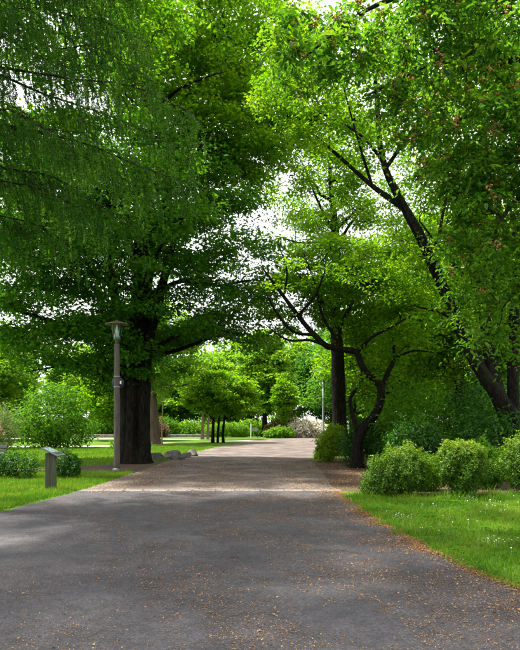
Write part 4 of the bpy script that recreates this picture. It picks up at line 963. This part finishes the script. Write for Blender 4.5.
# low wall and a small notice far away
wl_ = thing('stone_wall', 'low grey stone wall along the far lawn edge', 'wall', (-10, 69, 0))
rg = np.random.default_rng(7); xx = -21.0
base_me = None
while xx < -5.2:
    w_ = rg.uniform(.7, 1.1)
    ob = box_obj('stone', M['wall_stone'], wl_, (xx + w_ / 2 + 10, rg.normal(0, .02), .13 + rg.normal(0, .015)), (w_ - .03, .4, .3), bev=.03)
    xx += w_
t = thing('notice_board', 'small pale post with a grey panel near the dark straight trunk', 'notice board', (-.95, 65.5, 0))
box_obj('post', M['white'], t, (0, 0, .72), (.12, .12, 1.48)); box_obj('panel', M['grey_metal'], t, (.42, 0, .85), (.72, .06, .32), (0, R(4), 0)); box_obj('post', M['dark_metal'], t, (.72, 0, .35), (.08, .08, .72))

# ------------------------------------------------------------------ grass, daisies, litter
def blades(name, rg, X, Y, h0, h1, w, label, mat, simple=False):
    n = len(X); b = np.stack([X, Y, np.zeros(n)], 1)
    a = rg.uniform(0, 6.28, n); s = np.stack([np.cos(a), np.sin(a), np.zeros(n)], 1)
    a2 = rg.uniform(0, 6.28, n); ln = np.stack([np.cos(a2), np.sin(a2), np.zeros(n)], 1)
    h = rg.uniform(h0, h1, n)[:, None] * (1 + .25 * snoise(b, 1.1, 5))[:, None]
    mid = b + ln * h * .15 + np.array([0, 0, 1]) * h * .6; tip = b + ln * h * .55 + np.array([0, 0, 1]) * h
    if simple:
        V = np.stack([b - s * w, b + s * w, tip], 1).reshape(-1, 3); mb = MB()
        ti = np.clip(.45 + .16 * snoise(b, 1.6, 9) + rg.normal(0, .18, n), 0, 1)
        mb.add(V, np.arange(n)[:, None] * 3 + np.array([[0, 1, 2]]), tint=np.repeat(ti, 3))
        o = mb.build(name, mat); tag(o, label, 'grass', kind='stuff'); return o
    V = np.stack([b - s * w, b + s * w, mid + s * w * .7, mid - s * w * .7, tip], 1).reshape(-1, 3)
    i = np.arange(n)[:, None] * 5
    mb = MB(); ti = np.clip(.45 + .16 * snoise(b, 1.6, 9) + rg.normal(0, .18, n), 0, 1)
    mb.add(V, i + np.array([[0, 1, 2, 3]]), i + np.array([[3, 2, 4]]), tint=np.repeat(ti, 5))
    o = mb.build(name, mat); tag(o, label, 'grass', kind='stuff'); return o

rg = np.random.default_rng(301)
def spread(n, x0, x1, y0, y1): return rg.uniform(x0, x1, n), rg.uniform(y0, y1, n)
X, Y = spread(82000, 1.7, 7.8, 4.5, 15)
k = X > xr(Y) - .07 + .06 * snoise(np.stack([Y, Y * 0, Y * 0], 1), .7, 51) + rg.exponential(.06, len(X)) ; k &= X < Y * .43 + .8
k &= Y < 14.35 + rg.normal(0, .12, len(X))
blades('lawn_grass', rg, X[k], Y[k], .035, .085, .0052, 'fresh short grass between the asphalt and the clipped shrubs', M['blade'])
X, Y = spread(100000, -11, -3.9, 10.5, 20.6)
k = (X < xl(Y) - rg.exponential(.06, len(X))) & (X > -Y * .43 - .8)
blades('lawn_grass', rg, X[k], Y[k], .05, .12, .008, 'lush grass around the information lectern and lamp post', M['blade'], True)
X, Y = spread(70000, -17, -3.0, 22.2, 44)
k = (X < xl(Y) - .1) & (X > -Y * .43 - .8) & ~((Y < 26.6) & (X > -6.8 + (Y - 23.2) * .82 - .2)) & ~((Y > 40.8) & (X < -9)) & ~((Y < 22.4))
blades('lawn_grass', rg, X[k], Y[k], .05, .1, .016, 'sunlit lawn grass behind the huge dark tree', M['blade'], True)
# taller weeds under the clipped shrubs
X, Y = spread(5200, 2.2, 7.0, 12.9, 14.3); k = (rg.random(len(X)) < .35 + .3 * snoise(np.stack([X, Y, Y * 0], 1), .8, 3)) & (X > xr(Y) + .35)
blades('tall_grass', rg, X[k], Y[k], .07, .2, .006, 'taller unmown grass at the feet of the clipped shrubs', M['blade'])

wd = MB(); nw = 1500
X, Y = spread(nw, 2.0, 6.6, 5.5, 13.8); k = (X > xr(Y) + .08) & (snoise(np.stack([X, Y, Y * 0], 1), 1.3, 41) > -.1); X, Y = X[k], Y[k]
X2, Y2 = spread(900, -9, -4.4, 11.5, 19.5); k = (X2 < xl(Y2) - .1) & (snoise(np.stack([X2, Y2, Y2 * 0], 1), 1.3, 42) > .1); X, Y = np.r_[X, X2[k]], np.r_[Y, Y2[k]]
m6 = 7; n6 = len(X); a6 = (np.arange(m6) / m6 * 6.283)[None] + rg.uniform(0, 6.28, (n6, 1)); d6 = np.stack([np.cos(a6), np.sin(a6), np.full_like(a6, .55)], -1) + rg.normal(0, .2, (n6, m6, 3))
p6 = np.repeat(np.stack([X, Y, rg.uniform(.02, .05, n6)], 1), m6, 0); s6 = np.repeat(rg.uniform(.04, .085, n6), m6)
leaf_mesh(wd, rg, p6, np.array([0, 0, 1.]) + rg.normal(0, .3, p6.shape), d6.reshape(-1, 3), s6, s6 * .42, np.clip(np.repeat(rg.normal(.45, .2, n6), m6), 0, 1))
o = wd.build('lawn_weeds', M['leaf_mid']); tag(o, 'broad-leaved weeds scattered through the verges beside the asphalt', 'weeds', kind='stuff')
dm = MB(); n = 1500
X, Y = spread(n, 2.2, 6.4, 6.5, 13.4); k = (X > xr(Y) + .25) & (snoise(np.stack([X, Y, Y * 0], 1), 1.0, 4) > .95); X, Y = X[k], Y[k]
for x, y in zip(X, Y):
    h = rg.uniform(.06, .10); r_ = rg.uniform(.006, .011); a = np.arange(6) / 6 * 6.283 + rg.random()
    tl = rg.normal(0, .35, 2)
    V = np.vstack([[(x, y, h + .003)], np.stack([x + np.cos(a) * r_, y + np.sin(a) * r_, h + r_ * (np.cos(a) * tl[0] + np.sin(a) * tl[1])], 1), [(x - .001, y, 0), (x + .001, y, 0)]])
    dm.add(V, np.array([[0, i + 1, (i + 1) % 6 + 1] for i in range(6)] + [[7, 8, 0]]))
o = dm.build('daisies', M['daisy']); tag(o, 'tiny white daisies scattered in the grass by the clipped shrubs', 'flowers', kind='stuff')

def litter(name, X, Y, z, s0, s1, label):
    n = len(X); pos = np.stack([X, Y, z + rg.uniform(.002, .009, n)], 1)
    nr = np.array([0, 0, 1.]) + rg.normal(0, .28, (n, 3)); dn = rg.normal(size=(n, 3)); sz = s0 + (s1 - s0) * rg.random(n) ** 1.6; sz = np.where(rg.random(n) < .04, sz * 1.9, sz)
    mb = MB(); leaf_mesh(mb, rg, pos, nr, dn, sz, sz * rg.uniform(.35, .7, n), np.clip(rg.normal(.5, .24, n), 0, 1), fold=.15)
    o = mb.build(name, M['litter']); tag(o, label, 'leaf litter', kind='stuff')
# on the asphalt: thicker towards the right-hand edge
X, Y = spread(260000, -6.5, 3.2, 3.6, 15.0)
u = (X - xl(Y)) / (xr(Y) - xl(Y))
dens = .16 + .9 * np.clip((u - .25) / .65, 0, 1) ** 1.3
dens *= np.clip(.6 + .5 * snoise(np.stack([X, Y, Y * 0], 1), 1.6, 12) + .5 * snoise(np.stack([X, Y, Y * 0], 1), .35, 13), .04, 2.0)
k = (u > .01) & (u < 1.02) & (rg.random(len(X)) < dens * .85); X1, Y1 = X[k], Y[k]
litter('fallen_petals', X1, Y1, (.008), .006, .021, 'orange-brown fallen petals and leaf scraps strewn over the asphalt')
Ye = rg.uniform(4, 15, 34000); Xe = xr(Ye) + rg.normal(.0, .05, 34000) + .05 * snoise(np.stack([Ye, Ye * 0, Ye * 0], 1), 1.1, 31) - np.where(rg.random(34000) < .35, rg.exponential(.2, 34000), 0)
kk_ = rg.random(34000) < np.clip(.75 + .25 * snoise(np.stack([Ye, Ye * 0, Ye * 0], 1), 1.7, 32), .1, 1)
litter('fallen_petals', Xe[kk_], Ye[kk_], .012, .010, .028, 'line of orange-brown petals gathered along the asphalt edge')
X, Y = spread(32000, -4.4, 4.2, 14.6, 27)
u = (X - xl(Y)) / (xr(Y) - xl(Y)); dens = np.clip(.4 + .35 * np.abs(u - .5) * 2 + .3 * snoise(np.stack([X, Y, Y * 0], 1), 2.2, 14), .05, 1)
k = (u > .0) & (rg.random(len(X)) < dens); litter('fallen_petals', X[k], Y[k], .009, .02, .05, 'brown leaf litter lying on the shaded sand path')
